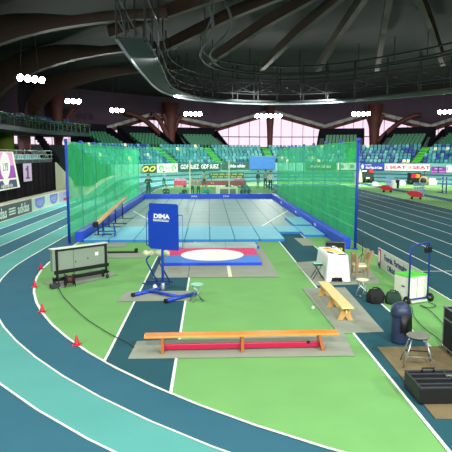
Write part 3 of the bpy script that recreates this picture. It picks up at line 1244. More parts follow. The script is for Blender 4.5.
def folding_stool(label, loc, h, r, seatmat, rz=0.0, name='folding_stool'):
    root = thing(name, label, 'stool', loc, rz)
    mb = MB(); mb.lathe([(r * 0.9, h - 0.03), (r, h - 0.02), (r, h - 0.005), (r * 0.95, h), (0.001, h)], 20, smooth=False); mb.build('seat', seatmat, root)
    for s in (-1, 1):
        mb = MB()
        w = r * 0.9
        for y in (-w * 0.7, w * 0.7):
            mb.tube([(s * w, y, 0.0), (-s * w * 0.8, y * 0.8, h - 0.03)], 0.012, 7)
        mb.tube([(s * w, -w * 0.7, 0.012), (s * w, w * 0.7, 0.012)], 0.012, 7)
        mb.build('leg_frame', 'metal', root)
    return root


p = G(197, 302)
folding_stool('small folding stool with mint green seat beside the blue sign base', (p.x, p.y + 0.08, 0.0), 0.43, 0.155, 'seat_teal', R(20))
p = G(362, 296)
folding_stool('folding stool with pale green round seat beside the black bags', (p.x, p.y, 0.012), 0.42, 0.155, 'cream', R(35))

# ------------------------------------------------------------------ wheeled scoreboard
p0, p1 = G(55.5, 287), G(106, 278)
d = p1 - p0
L = d.length
SB = root = thing('wheeled_scoreboard', 'grey wheeled scoreboard seen from behind in a black frame', 'scoreboard', p0 + Vector((0, 0, 0.0205)), math.atan2(d.y, d.x))
mb = MB(); mb.box((L / 2 - 0.02, 0.02, 0.72), (L + 0.12, 0.14, 0.6)); mb.build('cabinet', 'panel_grey', root, bevel=0.01)
mb = MB(); mb.box((L / 2 - 0.02, 0.02, 1.035), (L + 0.16, 0.2, 0.03)); mb.build('top_cover', 'panel_pale', root, bevel=0.008)
mb = MB(); mb.box((L / 2, -0.07, 0.39), (L + 0.1, 0.05, 0.1)); mb.box((L / 2, -0.062, 0.995), (L, 0.03, 0.05)); mb.build('lower_rail', 'black', root, bevel=0.005)
mb = MB(); mb.box((L / 2, 0.02, 0.18), (L + 0.1, 0.1, 0.11)); mb.build('base_rail', 'black', root, bevel=0.01)
for x in (0.03, L - 0.03):
    mb = MB(); mb.box((x, -0.07, 0.6), (0.06, 0.045, 0.86)); mb.box((x, -0.02, 0.2), (0.07, 0.3, 0.06)); mb.build('upright', 'black', root, bevel=0.006)
    for y in (-0.13, 0.11):
        c_ = MB(); c_.lathe([(0.005, -0.02), (0.055, -0.02), (0.06, 0), (0.055, 0.02), (0.005, 0.02)], 14, mx=Matrix.Translation((x, y, 0.065)) @ Matrix.Rotation(PI / 2, 4, 'X') @ Matrix.Rotation(PI / 2, 4, 'Y')); c_.tube([(x, y, 0.07), (x, y, 0.18)], 0.015, 6)
        c_.build('caster', 'dark_grey', root)
mb = MB(); mb.box((L * 0.80, -0.052, 0.76), (0.1, 0.006, 0.1)); mb.build('white_sticker', 'white', root)
mb = MB(); mb.box((L * 0.38, -0.053, 0.62), (0.03, 0.01, 0.04)); mb.box((L * 0.62, -0.053, 0.66), (0.03, 0.01, 0.04)); mb.box((L * 0.34, -0.052, 0.72), (0.008, 0.006, 0.55)); mb.build('catch', 'dark_grey', root)
SB.scale = (1, 1, 0.97)
# cable reel and grey box under it
p = G(70, 286)
root = thing('cable_reel', 'black and red cable reel on the mat under the scoreboard', 'cable reel', (p.x + 0.02, p.y - 0.1, 0.036), R(20))
mx = Matrix.Translation((0, 0, 0.16)) @ Matrix.Rotation(PI / 2, 4, 'Y')
mb = MB()
for z in (-0.1, 0.08):
    mb.lathe([(0.02, z), (0.15, z), (0.155, z + 0.01), (0.15, z + 0.02), (0.02, z + 0.02)], 20, mx=mx)
mb.build('flange', 'black', root)
mb = MB(); mb.lathe([(0.085, -0.08), (0.095, -0.04), (0.085, 0.0), (0.095, 0.04), (0.085, 0.08)], 20, mx=mx); mb.build('wound_cable', 'timber_red', root)
mb = MB(); mb.tube([(-0.13, 0.14, 0), (-0.13, 0, 0.36), (0.13, 0, 0.36), (0.13, 0.14, 0)], 0.014, 6); mb.tube([(-0.13, -0.14, 0), (-0.13, 0, 0.2)], 0.014, 6); mb.tube([(0.13, -0.14, 0), (0.13, 0, 0.2)], 0.014, 6); mb.build('carry_frame', 'black', root)
p = G(63, 285.5)
mb = MB(); mb.box((0, 0, 0.055), (0.2, 0.15, 0.11)); mb.box((0, 0, 0.12), (0.08, 0.04, 0.025)); mb.lathe([(0.02, 0), (0.02, 0.02)], 8, c=(0.06, -0.03, 0.11))
tag(mb.build('power_box', 'dark_grey', loc=(p.x - 0.14, p.y - 0.34, 0.0205), rz=R(40), bevel=0.01), 'small grey power box on the mat beside the cable reel', 'power box')


def cable(label, pts, r=0.009, m='dark_grey'):
    v = [Vector(q) for q in pts]
    # Catmull-Rom
    out = []
    for i in range(len(v) - 1):
        a, b, c, d_ = v[max(i - 1, 0)], v[i], v[i + 1], v[min(i + 2, len(v) - 1)]
        for k in range(8):
            t = k / 8.0
            out.append(0.5 * ((2 * b) + (c - a) * t + (2 * a - 5 * b + 4 * c - d_) * t * t + (3 * b - a - 3 * c + d_) * t ** 3))
    out.append(v[-1])
    mb = MB(); mb.tube(out, r, 6)
    return tag(mb.build('floor_cable', m), label, 'cable')


def gp(pts, z=0.03):
    return [G(a, b) + Vector((0, 0, z)) for a, b in pts]


cable('thin black cable running over the green floor from the scoreboard to the bench mat', gp([(58, 288), (63, 297), (72, 307), (85, 319), (98, 328), (113, 337), (126, 343), (134, 349)]))
cable('thin cable snaking from the hand truck wheel to the tall black flight case', gp([(408, 305), (412, 310), (414, 318), (425, 330), (438, 340), (444, 346)]), 0.008)
cable('thin looped cable on the green floor just below the hand truck', gp([(428, 303), (436, 307), (428, 309), (420, 306), (430, 312), (440, 322), (446, 330)]), 0.008)
mb = MB()
p = G(313, 309.5)
mb.lathe([(0.001, 0), (0.03, 0.01), (0.04, 0.04), (0.03, 0.07), (0.001, 0.08)], 12)
tag(mb.build('white_ball', 'white', loc=(p.x, p.y, 0.0)), 'small white ball lying on the green floor beside the pale bench mat', 'ball')

# ------------------------------------------------------------------ cones
cones = [((41.5, 269), 'first from the scoreboard'), ((35.5, 287), 'second from the scoreboard'), ((43, 311.5), 'third from the scoreboard'), ((77.5, 344.5), 'last before the long bench')]
proto = None
for (px, w) in cones:
    p = G(*px)
    lab = 'small red marker cone on the white kerb line, ' + w
    if proto is None:
        proto = thing('marker_cone', lab, 'cone', (p.x, p.y - 0.06, 0.014), 0, 'red cones on the kerb line')
        mb = MB(); mb.box((0, 0, 0.008), (0.15, 0.15, 0.016)); mb.build('base_plate', 'red', proto, bevel=0.004)
        mb = MB(); mb.lathe([(0.056, 0.014), (0.05, 0.03), (0.015, 0.18), (0.011, 0.185), (0.005, 0.18)], 18); mb.build('cone_body', 'red', proto)
    else:
        dup(proto, (p.x, p.y - 0.06, 0.014), label=lab)


# ------------------------------------------------------------------ white table and what stands on it
TX0, TX1, TY0, TY1 = 3.26, 3.80, 15.2, 16.6
tcx, tcy = (TX0 + TX1) / 2, (TY0 + TY1) / 2
root = thing('folding_table', 'folding table hidden under the white cloth by the net', 'table', (tcx, tcy, 0.0205))
mb = MB(); mb.box((0, 0, 0.715), (0.5, 1.38, 0.03)); mb.build('tabletop', 'panel_pale', root)
for sx in (-1, 1):
    for sy in (-1, 1):
        mb = MB(); mb.tube([(sx * 0.21, sy * 0.62, 0), (sx * 0.21, sy * 0.62, 0.7)], 0.018, 8); mb.build('leg', 'metal', root)


def cloth():
    mb = MB()
    hx, hy, zt, hem = 0.27, 0.70, 0.752, 0.02
    nper = 96
    per = []
    for i in range(nper):
        t = i / nper * 4
        s, q = int(t), t - int(t)
        x, y = [(-hx + 2 * hx * q, -hy), (hx, -hy + 2 * hy * q), (hx - 2 * hx * q, hy), (-hx, hy - 2 * hy * q)][s]
        per.append((x, y, s, q))
    vs = []
    NL = 6
    for l in range(NL + 1):
        f = l / NL
        for i, (x, y, s, q) in enumerate(per):
            nx, ny = [(0, -1), (1, 0), (0, 1), (-1, 0)][s]
            cornerness = max(0, 1 - min(q, 1 - q) * 6)
            amp = (0.012 * math.sin(i * 1.1) + 0.014 * math.sin(i * 0.43)) * f + 0.03 * f * cornerness + 0.015 * f
            ddx, ddy = (x / hx, y / hy)
            ox = nx * amp + (0.04 * f * cornerness * math.copysign(1, ddx))
            oy = ny * amp + (0.04 * f * cornerness * math.copysign(1, ddy))
            zb = hem
            if s == 0 and 0.2 < q < 0.72:
                zb = 0.13          # the short side is rucked up
            vs.append((x + ox, y + oy, zt + (zb - zt) * f))
    fs = []
    for l in range(NL):
        for i in range(nper):
            j = (i + 1) % nper
            fs.append((l * nper + i, (l + 1) * nper + i, (l + 1) * nper + j, l * nper + j))
    mb.add(vs, fs, 0, True)
    mb.f.append(list(range(nper))); mb.m.append(0); mb.sm.append(False)
    return mb


tag(cloth().build('tablecloth', 'cloth_white', loc=(tcx, tcy, 0.0205)), 'long white cloth draped over the table beside the net', 'tablecloth')
ZT = 0.774
mb = MB(); mb.box((0, 0, 0.14), (0.3, 0.5, 0.28)); mb.box((0, -0.255, 0.15), (0.22, 0.01, 0.12)); mb.box((0, 0, 0.285), (0.32, 0.52, 0.02))
tag(mb.build('storage_crate', 'black', loc=(tcx - 0.02, TY0 + 0.36, 0.0205), bevel=0.01), 'dark crate under the white draped table, seen below the lifted hem', 'crate')
items = [('paper_sheet', 'yellow', (3.52, 15.97), (0.3, 0.2), 0.3, 'yellow sheet on the white table near its middle', 'paper'),
         ('paper_sheet', 'yellow', (3.66, 15.68), (0.2, 0.16), -0.2, 'smaller yellow sheet on the white table towards the camera', 'paper'),
         ('paper_sheet', 'orange', (3.45, 16.3), (0.2, 0.16), 0.7, 'orange brown sheet on the white table by the black rule', 'paper'),
         ('black_folder', 'black', (3.66, 15.3), (0.2, 0.08), 0.1, 'thin black folder near the corner of the white table', 'folder'),
         ('black_folder', 'dark_grey', (3.4, 15.62), (0.08, 0.26), 0.5, 'narrow dark rule lying along the edge of the white table', 'rule')]
for nme, m_, (x, y), (w, l), rz, lab, cat in items:
    mb = MB(); mb.box((0, 0, 0.006), (w, l, 0.012)); mb.box((w * 0.2, 0, 0.013), (w * 0.3, l * 0.6, 0.004))
    tag(mb.build(nme, m_, loc=(x, y, ZT), rz=rz), lab, cat)
root = thing('desk_timer', 'small dark blue timer standing at the far side of the white table', 'timer', (3.66, 16.4, ZT))
mb = MB(); mb.box((0, 0, 0.035), (0.12, 0.07, 0.07)); mb.build('case', 'navy', root, bevel=0.01)
mb = MB(); mb.box((0, -0.037, 0.04), (0.08, 0.004, 0.035)); mb.build('display', 'white', root)

# black display box behind the table
root = thing('display_box', 'low black display box with yellow digits behind the white table', 'display', (4.16, 18.3, 0.0215), R(-14))
mb = MB(); mb.box((0, 0, 0.36), (0.66, 0.26, 0.56)); mb.build('case', 'black', root, bevel=0.012)
mb = MB(); mb.box((0, -0.132, 0.64), (0.66, 0.02, 0.02)); mb.box((0, -0.132, 0.1), (0.66, 0.02, 0.02)); mb.box((-0.32, -0.132, 0.37), (0.02, 0.02, 0.55)); mb.box((0.32, -0.132, 0.37), (0.02, 0.02, 0.55)); mb.build('edge_frame', 'aluminium', root)
mb = MB()
for k, z in enumerate((0.3, 0.42)):
    for x in (0.16, 0.22):
        mb.box((x, -0.135, z), (0.03, 0.004, 0.08))
mb.build('digits', 'led_yellow', root)
for x in (-0.25, 0.25):
    mb = MB(); mb.box((x, 0, 0.04), (0.05, 0.24, 0.08)); mb.build('foot', 'dark_grey', root)

# folding chair at the table
p = G(318, 279)
root = thing('folding_chair', 'folding chair with mint seat pulled up to the white table', 'chair', (3.06, p.y - 0.05, 0.033), R(90))
mb = MB(); mb.box((0, 0, 0.445), (0.27, 0.27, 0.03)); mb.build('seat', 'seat_teal', root, bevel=0.02)
mb = MB(); mb.box((0, 0.0, 0.405), (0.25, 0.25, 0.04)); mb.build('seat_base', 'black', root, bevel=0.01)
for s in (-1, 1):
    for a, b in (((s * 0.12, -0.15, 0), (s * 0.12, 0.1, 0.43)), ((s * 0.135, 0.16, 0), (s * 0.135, -0.1, 0.43))):
        mb = MB(); mb.tube([a, b], 0.012, 7); mb.build('leg', 'dark_grey', root)

# wooden armchair
p = G(358.5, 280.5)
root = thing('wooden_armchair', 'tall sided wooden armchair with a pale seat beside the white table', 'armchair', (p.x + 0.01, p.y - 0.1, 0.0215), R(4))
for s, h, fl in ((-1, 0.80, 0.02), (1, 0.86, 0.13)):
    for y in (-0.18, 0.18):
        mb = MB()
        xb = s * (0.19 if s < 0 else 0.17)
        mb.add([], [])
        sweep(mb, [(xb, y, 0.0), (xb, y, 0.44), (xb + s * fl, y, h)], 0.095, 0.06)
        mb.build('leg', 'wood_chair', root)
    mb = MB()
    mb.box((s * (0.17 + fl * 0.7) , 0, h - 0.16), (0.03, 0.34, 0.2), rx=0, ry=s * fl * 2.0)
    mb.build('side_panel', 'wood_chair', root)
mb = MB(); mb.box((0, 0, 0.44), (0.36, 0.4, 0.05)); mb.build('seat', 'cream', root, bevel=0.012)
mb = MB(); mb.box((0, -0.17, 0.39), (0.32, 0.03, 0.06)); mb.build('front_rail', 'wood_chair', root)
mb = MB(); mb.box((0, 0.17, 0.2), (0.3, 0.03, 0.04)); mb.build('stretcher', 'wood_chair', root)

# thin microphone stand on the mat behind the chair
p = G(371, 262)
root = thing('thin_stand', 'thin dark tripod stand behind the wooden armchair by the last net post', 'stand', (5.05, 18.2, 0.0215))
mb = MB(); mb.tube([(0, 0, 0.2), (0, 0, 1.25)], 0.012, 7); mb.build('pole', 'dark_grey', root)
for k in range(3):
    a = k * 2.1
    mb = MB(); mb.tube([(0, 0, 0.25), (0.22 * math.cos(a), 0.22 * math.sin(a), 0.01)], 0.01, 6); mb.build('leg', 'dark_grey', root)

# ------------------------------------------------------------------ sponsor panel by the track
BX = 5.30
root = thing('sponsor_sign', 'low white sponsor panel with red and blue emblem along the sprint straight edge', 'sign', (BX + 0.03, 15.6, 0.0))
mb = MB(); mb.box((0, 0, 0.31), (0.03, 3.6, 0.6)); mb.build('panel', 'panel_pale', root, bevel=0.004)
for y in (-1.5, 0, 1.5):
    mb = MB(); mb.box((0.1, y, 0.015), (0.3, 0.05, 0.03)); mb.box((0.05, y, 0.2), (0.03, 0.04, 0.4), ry=-0.15); mb.build('foot', 'dark_grey', root)
X = (0, -1, 0)
fx = -0.018
lettering('Fournis. Partenaire', 0.25, 'navy_blue', root, (fx, 0.2, 0.41), X, (0, 0, 1), bold=0.006)
lettering('Officiel', 0.23, 'navy_blue', root, (fx, 0.5, 0.15), X, (0, 0, 1), bold=0.006)
mb = MB()
mb.box((fx, 1.62, 0.31), (0.006, 0.26, 0.56)); mb.build('emblem_ground', 'navy_blue', root)
mb = MB(); mb.box((fx - 0.004, 1.62, 0.36), (0.006, 0.24, 0.44)); mb.build('emblem_band', 'crimson', root)
mb = MB()
pts = []
for k in range(16):
    a = 2 * PI * k / 16
    pts.append((fx - 0.009, 1.62 + 0.085 * math.cos(a), 0.36 + 0.2 * math.sin(a)))
mb.add(pts, [tuple(range(16))]); mb.build('emblem_oval', 'white', root)

# ------------------------------------------------------------------ hand truck with the white box
pc = G(408.5, 303.5)
ang = R(24)
root = thing('white_box', 'tall white box with a bright green top standing on the hand truck', 'box', (pc.x, pc.y, 0.06), ang)
mb = MB(); mb.box((0.32, 0.27, 0.28), (0.62, 0.48, 0.56)); mb.build('carton', 'box_white', root, bevel=0.008)
mb = MB(); mb.box((0.32, 0.27, 0.575), (0.64, 0.50, 0.03)); mb.build('lid', 'lime', root, bevel=0.006)
mb = MB(); mb.box((0.28, 0.028, 0.28), (0.006, 0.006, 0.5)); mb.box((-0.001, 0.2, 0.32), (0.006, 0.1, 0.03)); mb.build('seam', 'dark_grey', root)
root = thing('hand_truck', 'blue hand truck with tall handle and black wheels in front of the white box', 'hand truck', (pc.x - 0.06, pc.y - 0.03, 0.0), ang)
y = -0.06
mb = MB()
mb.tube([(0.0, y, 0.1), (0.0, y, 1.33), (0.06, y - 0.02, 1.41), (0.2, y - 0.02, 1.41), (0.48, y - 0.02, 1.45), (0.56, y, 1.43), (0.60, y, 1.35), (0.60, y, 0.1)], 0.022, 8)
mb.build('handle_frame', 'trolley_blue', root)
mb = MB(); mb.tube([(0, y, 0.11), (0.6, y, 0.11)], 0.022, 8); mb.build('cross_bar', 'trolley_blue', root)
mb = MB(); mb.box((0.31, 0.2, 0.04), (0.5, 0.56, 0.02)); mb.box((0.3, -0.10, 0.055), (0.5, 0.03, 0.05)); mb.build('toe_plate', 'panel_pale', root)
for x in (-0.07, 0.67):
    mb = MB()
    mb.lathe([(0.01, -0.03), (0.09, -0.03), (0.105, -0.01), (0.105, 0.01), (0.09, 0.03), (0.01, 0.03)], 20, mx=Matrix.Translation((x, y - 0.02, 0.105)) @ Matrix.Rotation(PI / 2, 4, 'Y'))
    w = mb.build('wheel', 'black', root)
    mb = MB(); mb.lathe([(0.001, -0.035), (0.035, -0.035), (0.035, 0.035), (0.001, 0.035)], 12, mx=Matrix.Translation((x, y - 0.02, 0.105)) @ Matrix.Rotation(PI / 2, 4, 'Y')); mb.build('hub', 'aluminium', w)
q = Matrix.Rotation(ang, 4, 'Z') @ Vector((0.53, y - 0.03, 0))
root = thing('hanging_lamp', 'small black double lamp head clamped to the hand truck handle', 'lamp', (pc.x + q.x - 0.06, pc.y + q.y - 0.05, 1.24), ang)
mb = MB(); mb.box((0, -0.03, 0.05), (0.09, 0.08, 0.13)); mb.box((-0.1, -0.02, 0.03), (0.06, 0.08, 0.12)); mb.build('lamp_body', 'black', root, bevel=0.015)
mb = MB(); mb.tube([(-0.1, -0.02, 0.09), (-0.05, 0, 0.16), (0.0, 0, 0.17)], 0.012, 6); mb.build('bracket', 'black', root)


def bag(label, loc, dims, m, rz, name):
    root = thing(name, label, 'bag', loc, rz)
    mb = MB()
    nu, nv = 20, 10
    vs, fs = [], []
    for j in range(nv + 1):
        f = j / nv
        z = dims[2] * f
        w = (1 - 0.3 * f ** 4) * (0.9 + 0.1 * math.sin(f * PI))
        for i in range(nu):
            a = 2 * PI * i / nu
            ce, se = math.cos(a), math.sin(a)
            sx = math.copysign(abs(ce) ** 0.5, ce); sy = math.copysign(abs(se) ** 0.5, se)
            k = w * (1 + 0.05 * math.sin(3 * a + 4 * f) + 0.03 * math.sin(7 * a - 5 * f))
            vs.append((dims[0] / 2 * sx * k, dims[1] / 2 * sy * k * (1 - 0.25 * f), z * (1 + 0.08 * math.sin(a * 2 + 1))))
    for j in range(nv):
        for i in range(nu):
            fs.append((j * nu + i, j * nu + (i + 1) % nu, (j + 1) * nu + (i + 1) % nu, (j + 1) * nu + i))
    fs += [tuple(range(nu))[::-1], tuple(nv * nu + i for i in range(nu))]
    mb.add(vs, fs, 0, True)
    mb.build('bag_body', m, root)
    mb = MB(); mb.tube([(-dims[0] * .25, 0, dims[2] * .92), (-dims[0] * .15, 0, dims[2] * 1.15), (dims[0] * .15, 0, dims[2] * 1.15), (dims[0] * .25, 0, dims[2] * .92)], 0.014, 6); mb.build('handle', m, root)
    mb = MB(); mb.box((0, -dims[1] * 0.47, dims[2] * 0.4), (dims[0] * 0.5, 0.04, dims[2] * 0.4)); mb.build('front_pocket', m, root, bevel=0.012)
    return root


p = G(379.5, 304.5)
bag('black sports bag lying between the round stool and the dark green bag', (p.x - 0.05, p.y + 0.18, 0.012), (0.40, 0.36, 0.31), 'black_soft', R(8), 'sports_bag')
p = G(394.5, 306)
bag('dark green bag lying between the black bag and the hand truck', (p.x + 0.03, p.y + 0.22, 0.012), (0.36, 0.34, 0.27), 'dark_green', R(-10), 'duffel_bag')

# ------------------------------------------------------------------ bin, stool, flight case, tool cases
p = G(402.5, 345.5)
root = thing('litter_bin', 'dark navy litter bin with a domed hood and black flap', 'bin', (p.x, p.y + 0.16, 0.0215), R(12))
mb = MB(); mb.lathe([(0.155, 0), (0.16, 0.02), (0.165, 0.5), (0.17, 0.52)], 28); mb.build('bin_body', 'navy', root)
mb = MB(); mb.lathe([(0.17, 0.5), (0.19, 0.51), (0.19, 0.60), (0.175, 0.66), (0.13, 0.72), (0.07, 0.755), (0.001, 0.765)], 28); mb.build('domed_hood', 'navy', root)
mb = MB()
nn = 9
vs, fs = [], []
for i in range(nn):
    a = R(-120) + R(100) * i / (nn - 1)
    for r_, z in ((0.2, 0.56), (0.215, 0.22), (0.195, 0.22), (0.195, 0.56)):
        vs.append((r_ * math.cos(a), r_ * math.sin(a), z + (0.05 * math.sin(i * 1.7) if z < .4 else 0)))
for i in range(nn - 1):
    for k in range(4):
        fs.append((i * 4 + k, i * 4 + (k + 1) % 4, i * 4 + 4 + (k + 1) % 4, i * 4 + 4 + k))
fs += [(0, 1, 2, 3), tuple((nn - 1) * 4 + k for k in (3, 2, 1, 0))]
mb.add(vs, fs, 0, True); mb.build('hanging_flap', 'black', root)

p = G(414, 367)
root = thing('grey_stool', 'grey round topped stool with thin metal legs in front of the navy bin', 'stool', (p.x + 0.06, p.y + 0.03, 0.034), R(-12))
H = 0.51
mb = MB(); mb.lathe([(0.15, H - 0.035), (0.18, H - 0.025), (0.19, H - 0.01), (0.18, H), (0.001, H + 0.004)], 28, smooth=False); mb.build('seat', 'stool_grey', root)
mb = MB(); mb.lathe([(0.13, H - 0.06), (0.165, H - 0.04), (0.165, H - 0.03), (0.13, H - 0.03)], 28); mb.build('seat_rim', 'black', root)
lp = []
for k in range(4):
    a = R(45 + 90 * k)
    lp.append((math.cos(a), math.sin(a)))
    mb = MB(); mb.tube([(0.34 * math.cos(a), 0.26 * math.sin(a), 0), (0.15 * math.cos(a), 0.13 * math.sin(a), H - 0.04)], 0.013, 8); mb.build('leg', 'metal', root)
def on_leg(k, z):
    f = z / (H - 0.04)
    c_, s_ = lp[k]
    return ((0.34 + (0.15 - 0.34) * f) * c_, (0.26 + (0.13 - 0.26) * f) * s_, z)
for k, m_ in ((2, 'metal'), (3, 'metal'), (0, 'black'), (1, 'metal')):
    mb = MB(); mb.tube([on_leg(k, 0.18), on_leg((k + 1) % 4, 0.18)], 0.009, 6); mb.build('stretcher', m_, root)


def flight_case(label, name, loc, dims, rz, casters):
    root = thing(name, label, 'case', loc, rz)
    w, d, h = dims
    z0 = 0.1 if casters else 0.0
    mb = MB(); mb.box((0, 0, z0 + h / 2), (w, d, h)); mb.build('case_body', 'black', root, bevel=0.004)
    mb = MB()
    e = 0.022
    for sx in (-1, 1):
        for sy in (-1, 1):
            mb.box((sx * w / 2, sy * d / 2, z0 + h / 2), (e, e, h))
        for z in (z0, z0 + h):
            mb.box((sx * w / 2, 0, z), (e, d, e))
    for sy in (-1, 1):
        for z in (z0, z0 + h):
            mb.box((0, sy * d / 2, z), (w, e, e))
    zs = z0 + h * 0.72
    for sx in (-1, 1):
        mb.box((sx * w / 2, 0, zs), (0.012, d, 0.03))
    mb.build('edge_trim', 'aluminium', root, bevel=0.003)
    for sx in (-1, 1):
        for sy in (-1, 1):
            for z in (z0, z0 + h):
                mb = MB(); mb.lathe([(0.001, -0.028), (0.02, -0.02), (0.03, 0), (0.02, 0.02), (0.001, 0.028)], 10, c=(sx * w / 2, sy * d / 2, z + (0.028 if z == 0 else 0))); mb.build('ball_corner', 'aluminium', root)
    if casters:
        for sx in (-1, 1):
            for sy in (-1, 1):
                mb = MB(); mb.lathe([(0.01, -0.018), (0.045, -0.018), (0.05, 0), (0.045, 0.018), (0.01, 0.018)], 14, mx=Matrix.Translation((sx * (w / 2 - 0.08), sy * (d / 2 - 0.1), 0.05)) @ Matrix.Rotation(PI / 2, 4, 'X')); mb.box((sx * (w / 2 - 0.08), sy * (d / 2 - 0.1), 0.09), (0.07, 0.07, 0.02)); mb.build('caster', 'dark_grey', root)
    return root


flight_case('tall black flight case with aluminium edges on casters beside the brown mat', 'flight_case', (4.52, 9.15, 0.0215), (0.7, 1.35, 0.71), 0, True)

root = thing('tool_case', 'low black equipment case with ribbed lid and carrying handles on the brown mat', 'case', (3.78, 8.02, 0.0215), R(0))
w, d, h = 1.68, 0.62, 0.24
mb = MB(); mb.box((0, 0, h / 2), (w, d, h)); mb.build('case_body', 'black', root, bevel=0.012)
mb = MB()
for y in (-0.3, -0.18, 0.0, 0.18, 0.3):
    mb.box((0, y, h + 0.006), (w, 0.03, 0.014))
for x in (-0.83, -0.26, 0.26, 0.83):
    mb.box((x, 0, h + 0.008), (0.03, d, 0.014))
mb.build('lid_rib', 'dark_grey', root, bevel=0.003)
for x in (-0.5, 0.42):
    mb = MB(); mb.tube([(x - 0.09, 0.26, h), (x - 0.09, 0.26, h + 0.06), (x + 0.09, 0.26, h + 0.06), (x + 0.09, 0.26, h)], 0.014, 8); mb.build('handle', 'black', root)
    mb = MB(); mb.box((x + 0.25, 0.1, h + 0.012), (0.1, 0.06, 0.02)); mb.build('latch', 'aluminium', root, bevel=0.004)

# ------------------------------------------------------------------ people (all far off)
def person(label, loc, rz, height=1.75, shirt='cloth_black', trousers='cloth_black', pose='stand', hair='hair', arms=('down', 'down')):
    k = height / 1.75
    V, E, Rr, T = [], [], [], []

    def v(x, y, z, r, t, par=None):
        V.append((x * k, y * k, z * k)); Rr.append(r * k); T.append(t)
        if par is not None:
            E.append((par, len(V) - 1))
        return len(V) - 1
    if pose == 'stand':
        hz, lean = 0.92, 0.0
    elif pose == 'sit':
        hz, lean = 0.16, 0.05
    else:
        hz, lean = 0.34, -0.12
    pel = v(0, 0, hz, 0.15, 't')
    wa = v(0, lean * 0.4, hz + 0.18, 0.135, 's', pel)
    ch = v(0, lean, hz + 0.40, 0.165, 's', wa)
    nk = v(0, lean, hz + 0.56, 0.06, 'k', ch)
    hd0 = v(0, lean - 0.01, hz + 0.66, 0.085, 'k', nk)
    hd1 = v(0, lean - 0.015, hz + 0.76, 0.09, 'k', hd0)
    for s, arm in ((-1, arms[0]), (1, arms[1])):
        sh = v(s * 0.2, lean, hz + 0.46, 0.065, 's', ch)
        if arm == 'down':
            el = v(s * 0.26, lean + 0.02, hz + 0.19, 0.047, 's', sh)
            wr = v(s * 0.27, lean - 0.06, hz - 0.05, 0.032, 'k', el)
            hdn = v(s * 0.27, lean - 0.08, hz - 0.12, 0.036, 'k', wr)
            fd = (0, -0.01, -0.07)
        else:
            el = v(s * 0.27, lean - 0.06, hz + 0.22, 0.047, 's', sh)
            wr = v(s * 0.14, lean - 0.27, hz + 0.30, 0.032, 'k', el)
            hdn = v(s * 0.10, lean - 0.33, hz + 0.31, 0.036, 'k', wr)
            fd = (-s * 0.04, -0.06, 0.0)
        for q in range(4):
            f1 = v(V[hdn][0] / k + (q - 1.5) * 0.018 + fd[0] * .5, V[hdn][1] / k + fd[1] * .5 + (q - 1.5) * .008, V[hdn][2] / k + fd[2] * .6, 0.010, 'k', hdn)
            v(V[f1][0] / k + fd[0] * .5, V[f1][1] / k + fd[1] * .6, V[f1][2] / k + fd[2] * (.5 + .1 * (q % 3)), 0.009, 'k', f1)
        v(V[hdn][0] / k - s * 0.045, V[hdn][1] / k - 0.02, V[hdn][2] / k + fd[2] * .3, 0.011, 'k', hdn)
    for s in (-1, 1):
        if pose == 'stand':
            hp = v(s * 0.1, 0, hz - 0.1, 0.1, 't', pel)
            kn = v(s * 0.11, -0.02, 0.48, 0.065, 't', hp)
            an = v(s * 0.12, 0.03, 0.1, 0.045, 't', kn)
            he = v(s * 0.12, 0.0, 0.04, 0.042, 'b', an)
            v(s * 0.13, -0.15, 0.035, 0.035, 'b', he)
        elif pose == 'sit':
            hp = v(s * 0.12, -0.05, hz - 0.02, 0.1, 't', pel)
            kn = v(s * 0.2, -0.42, 0.42, 0.07, 't', hp)
            an = v(s * 0.15, -0.62, 0.09, 0.048, 't', kn)
            he = v(s * 0.15, -0.65, 0.04, 0.042, 'b', an)
            v(s * 0.15, -0.78, 0.035, 0.035, 'b', he)
        else:
            hp = v(s * 0.12, -0.03, hz - 0.04, 0.1, 't', pel)
            kn = v(s * 0.2, -0.42, 0.46, 0.07, 't', hp)
            an = v(s * 0.15, -0.12, 0.09, 0.048, 't', kn)
            he = v(s * 0.15, -0.12, 0.04, 0.042, 'b', an)
            v(s * 0.16, -0.28, 0.035, 0.035, 'b', he)
    me = bpy.data.meshes.new('person_frame')
    me.from_pydata(V, E, [])
    ob = bpy.data.objects.new('person_frame', me)
    C.objects.link(ob)
    sk = ob.modifiers.new('skin', 'SKIN')
    sk.use_smooth_shade = True
    for i, d_ in enumerate(me.skin_vertices[0].data):
        d_.radius = (Rr[i], Rr[i] * (0.72 if T[i] == 's' and Rr[i] > 0.1 * k else 1.0))
        d_.use_root = (i == 0)
    ss = ob.modifiers.new('sub', 'SUBSURF'); ss.levels = 1; ss.render_levels = 1
    dg = bpy.context.evaluated_depsgraph_get()
    body = bpy.data.meshes.new_from_object(ob.evaluated_get(dg))
    bpy.data.objects.remove(ob)
    body.materials.clear()
    for m_ in (shirt, trousers, 'skin', 'black'):
        body.materials.append(M[m_])
    vv = [Vector(q) for q in V]
    key = {'s': 0, 't': 1, 'k': 2, 'b': 3}
    for pl in body.polygons:
        c = pl.center
        best, bi = 1e9, 0
        for a, b in E:
            A, B = vv[a], vv[b]
            ab = B - A
            t = max(0, min(1, (c - A).dot(ab) / max(1e-9, ab.length_squared)))
            dd = (A + ab * t - c).length - (Rr[a] * (1 - t) + Rr[b] * t) * 0.8
            if dd < best:
                best, bi = dd, (a if t < 0.5 else b)
        pl.material_index = key[T[bi]]
        pl.use_smooth = True
    o = bpy.data.objects.new('person', body)
    C.objects.link(o)
    o.location = loc
    o.rotation_euler = (0, 0, rz)
    tag(o, label, 'person')
    # hair cap and face on the head
    hc = vv[hd1] * 0.75 + vv[hd0] * 0.25
    mb = MB()
    vs, fs = [], []
    n = 14
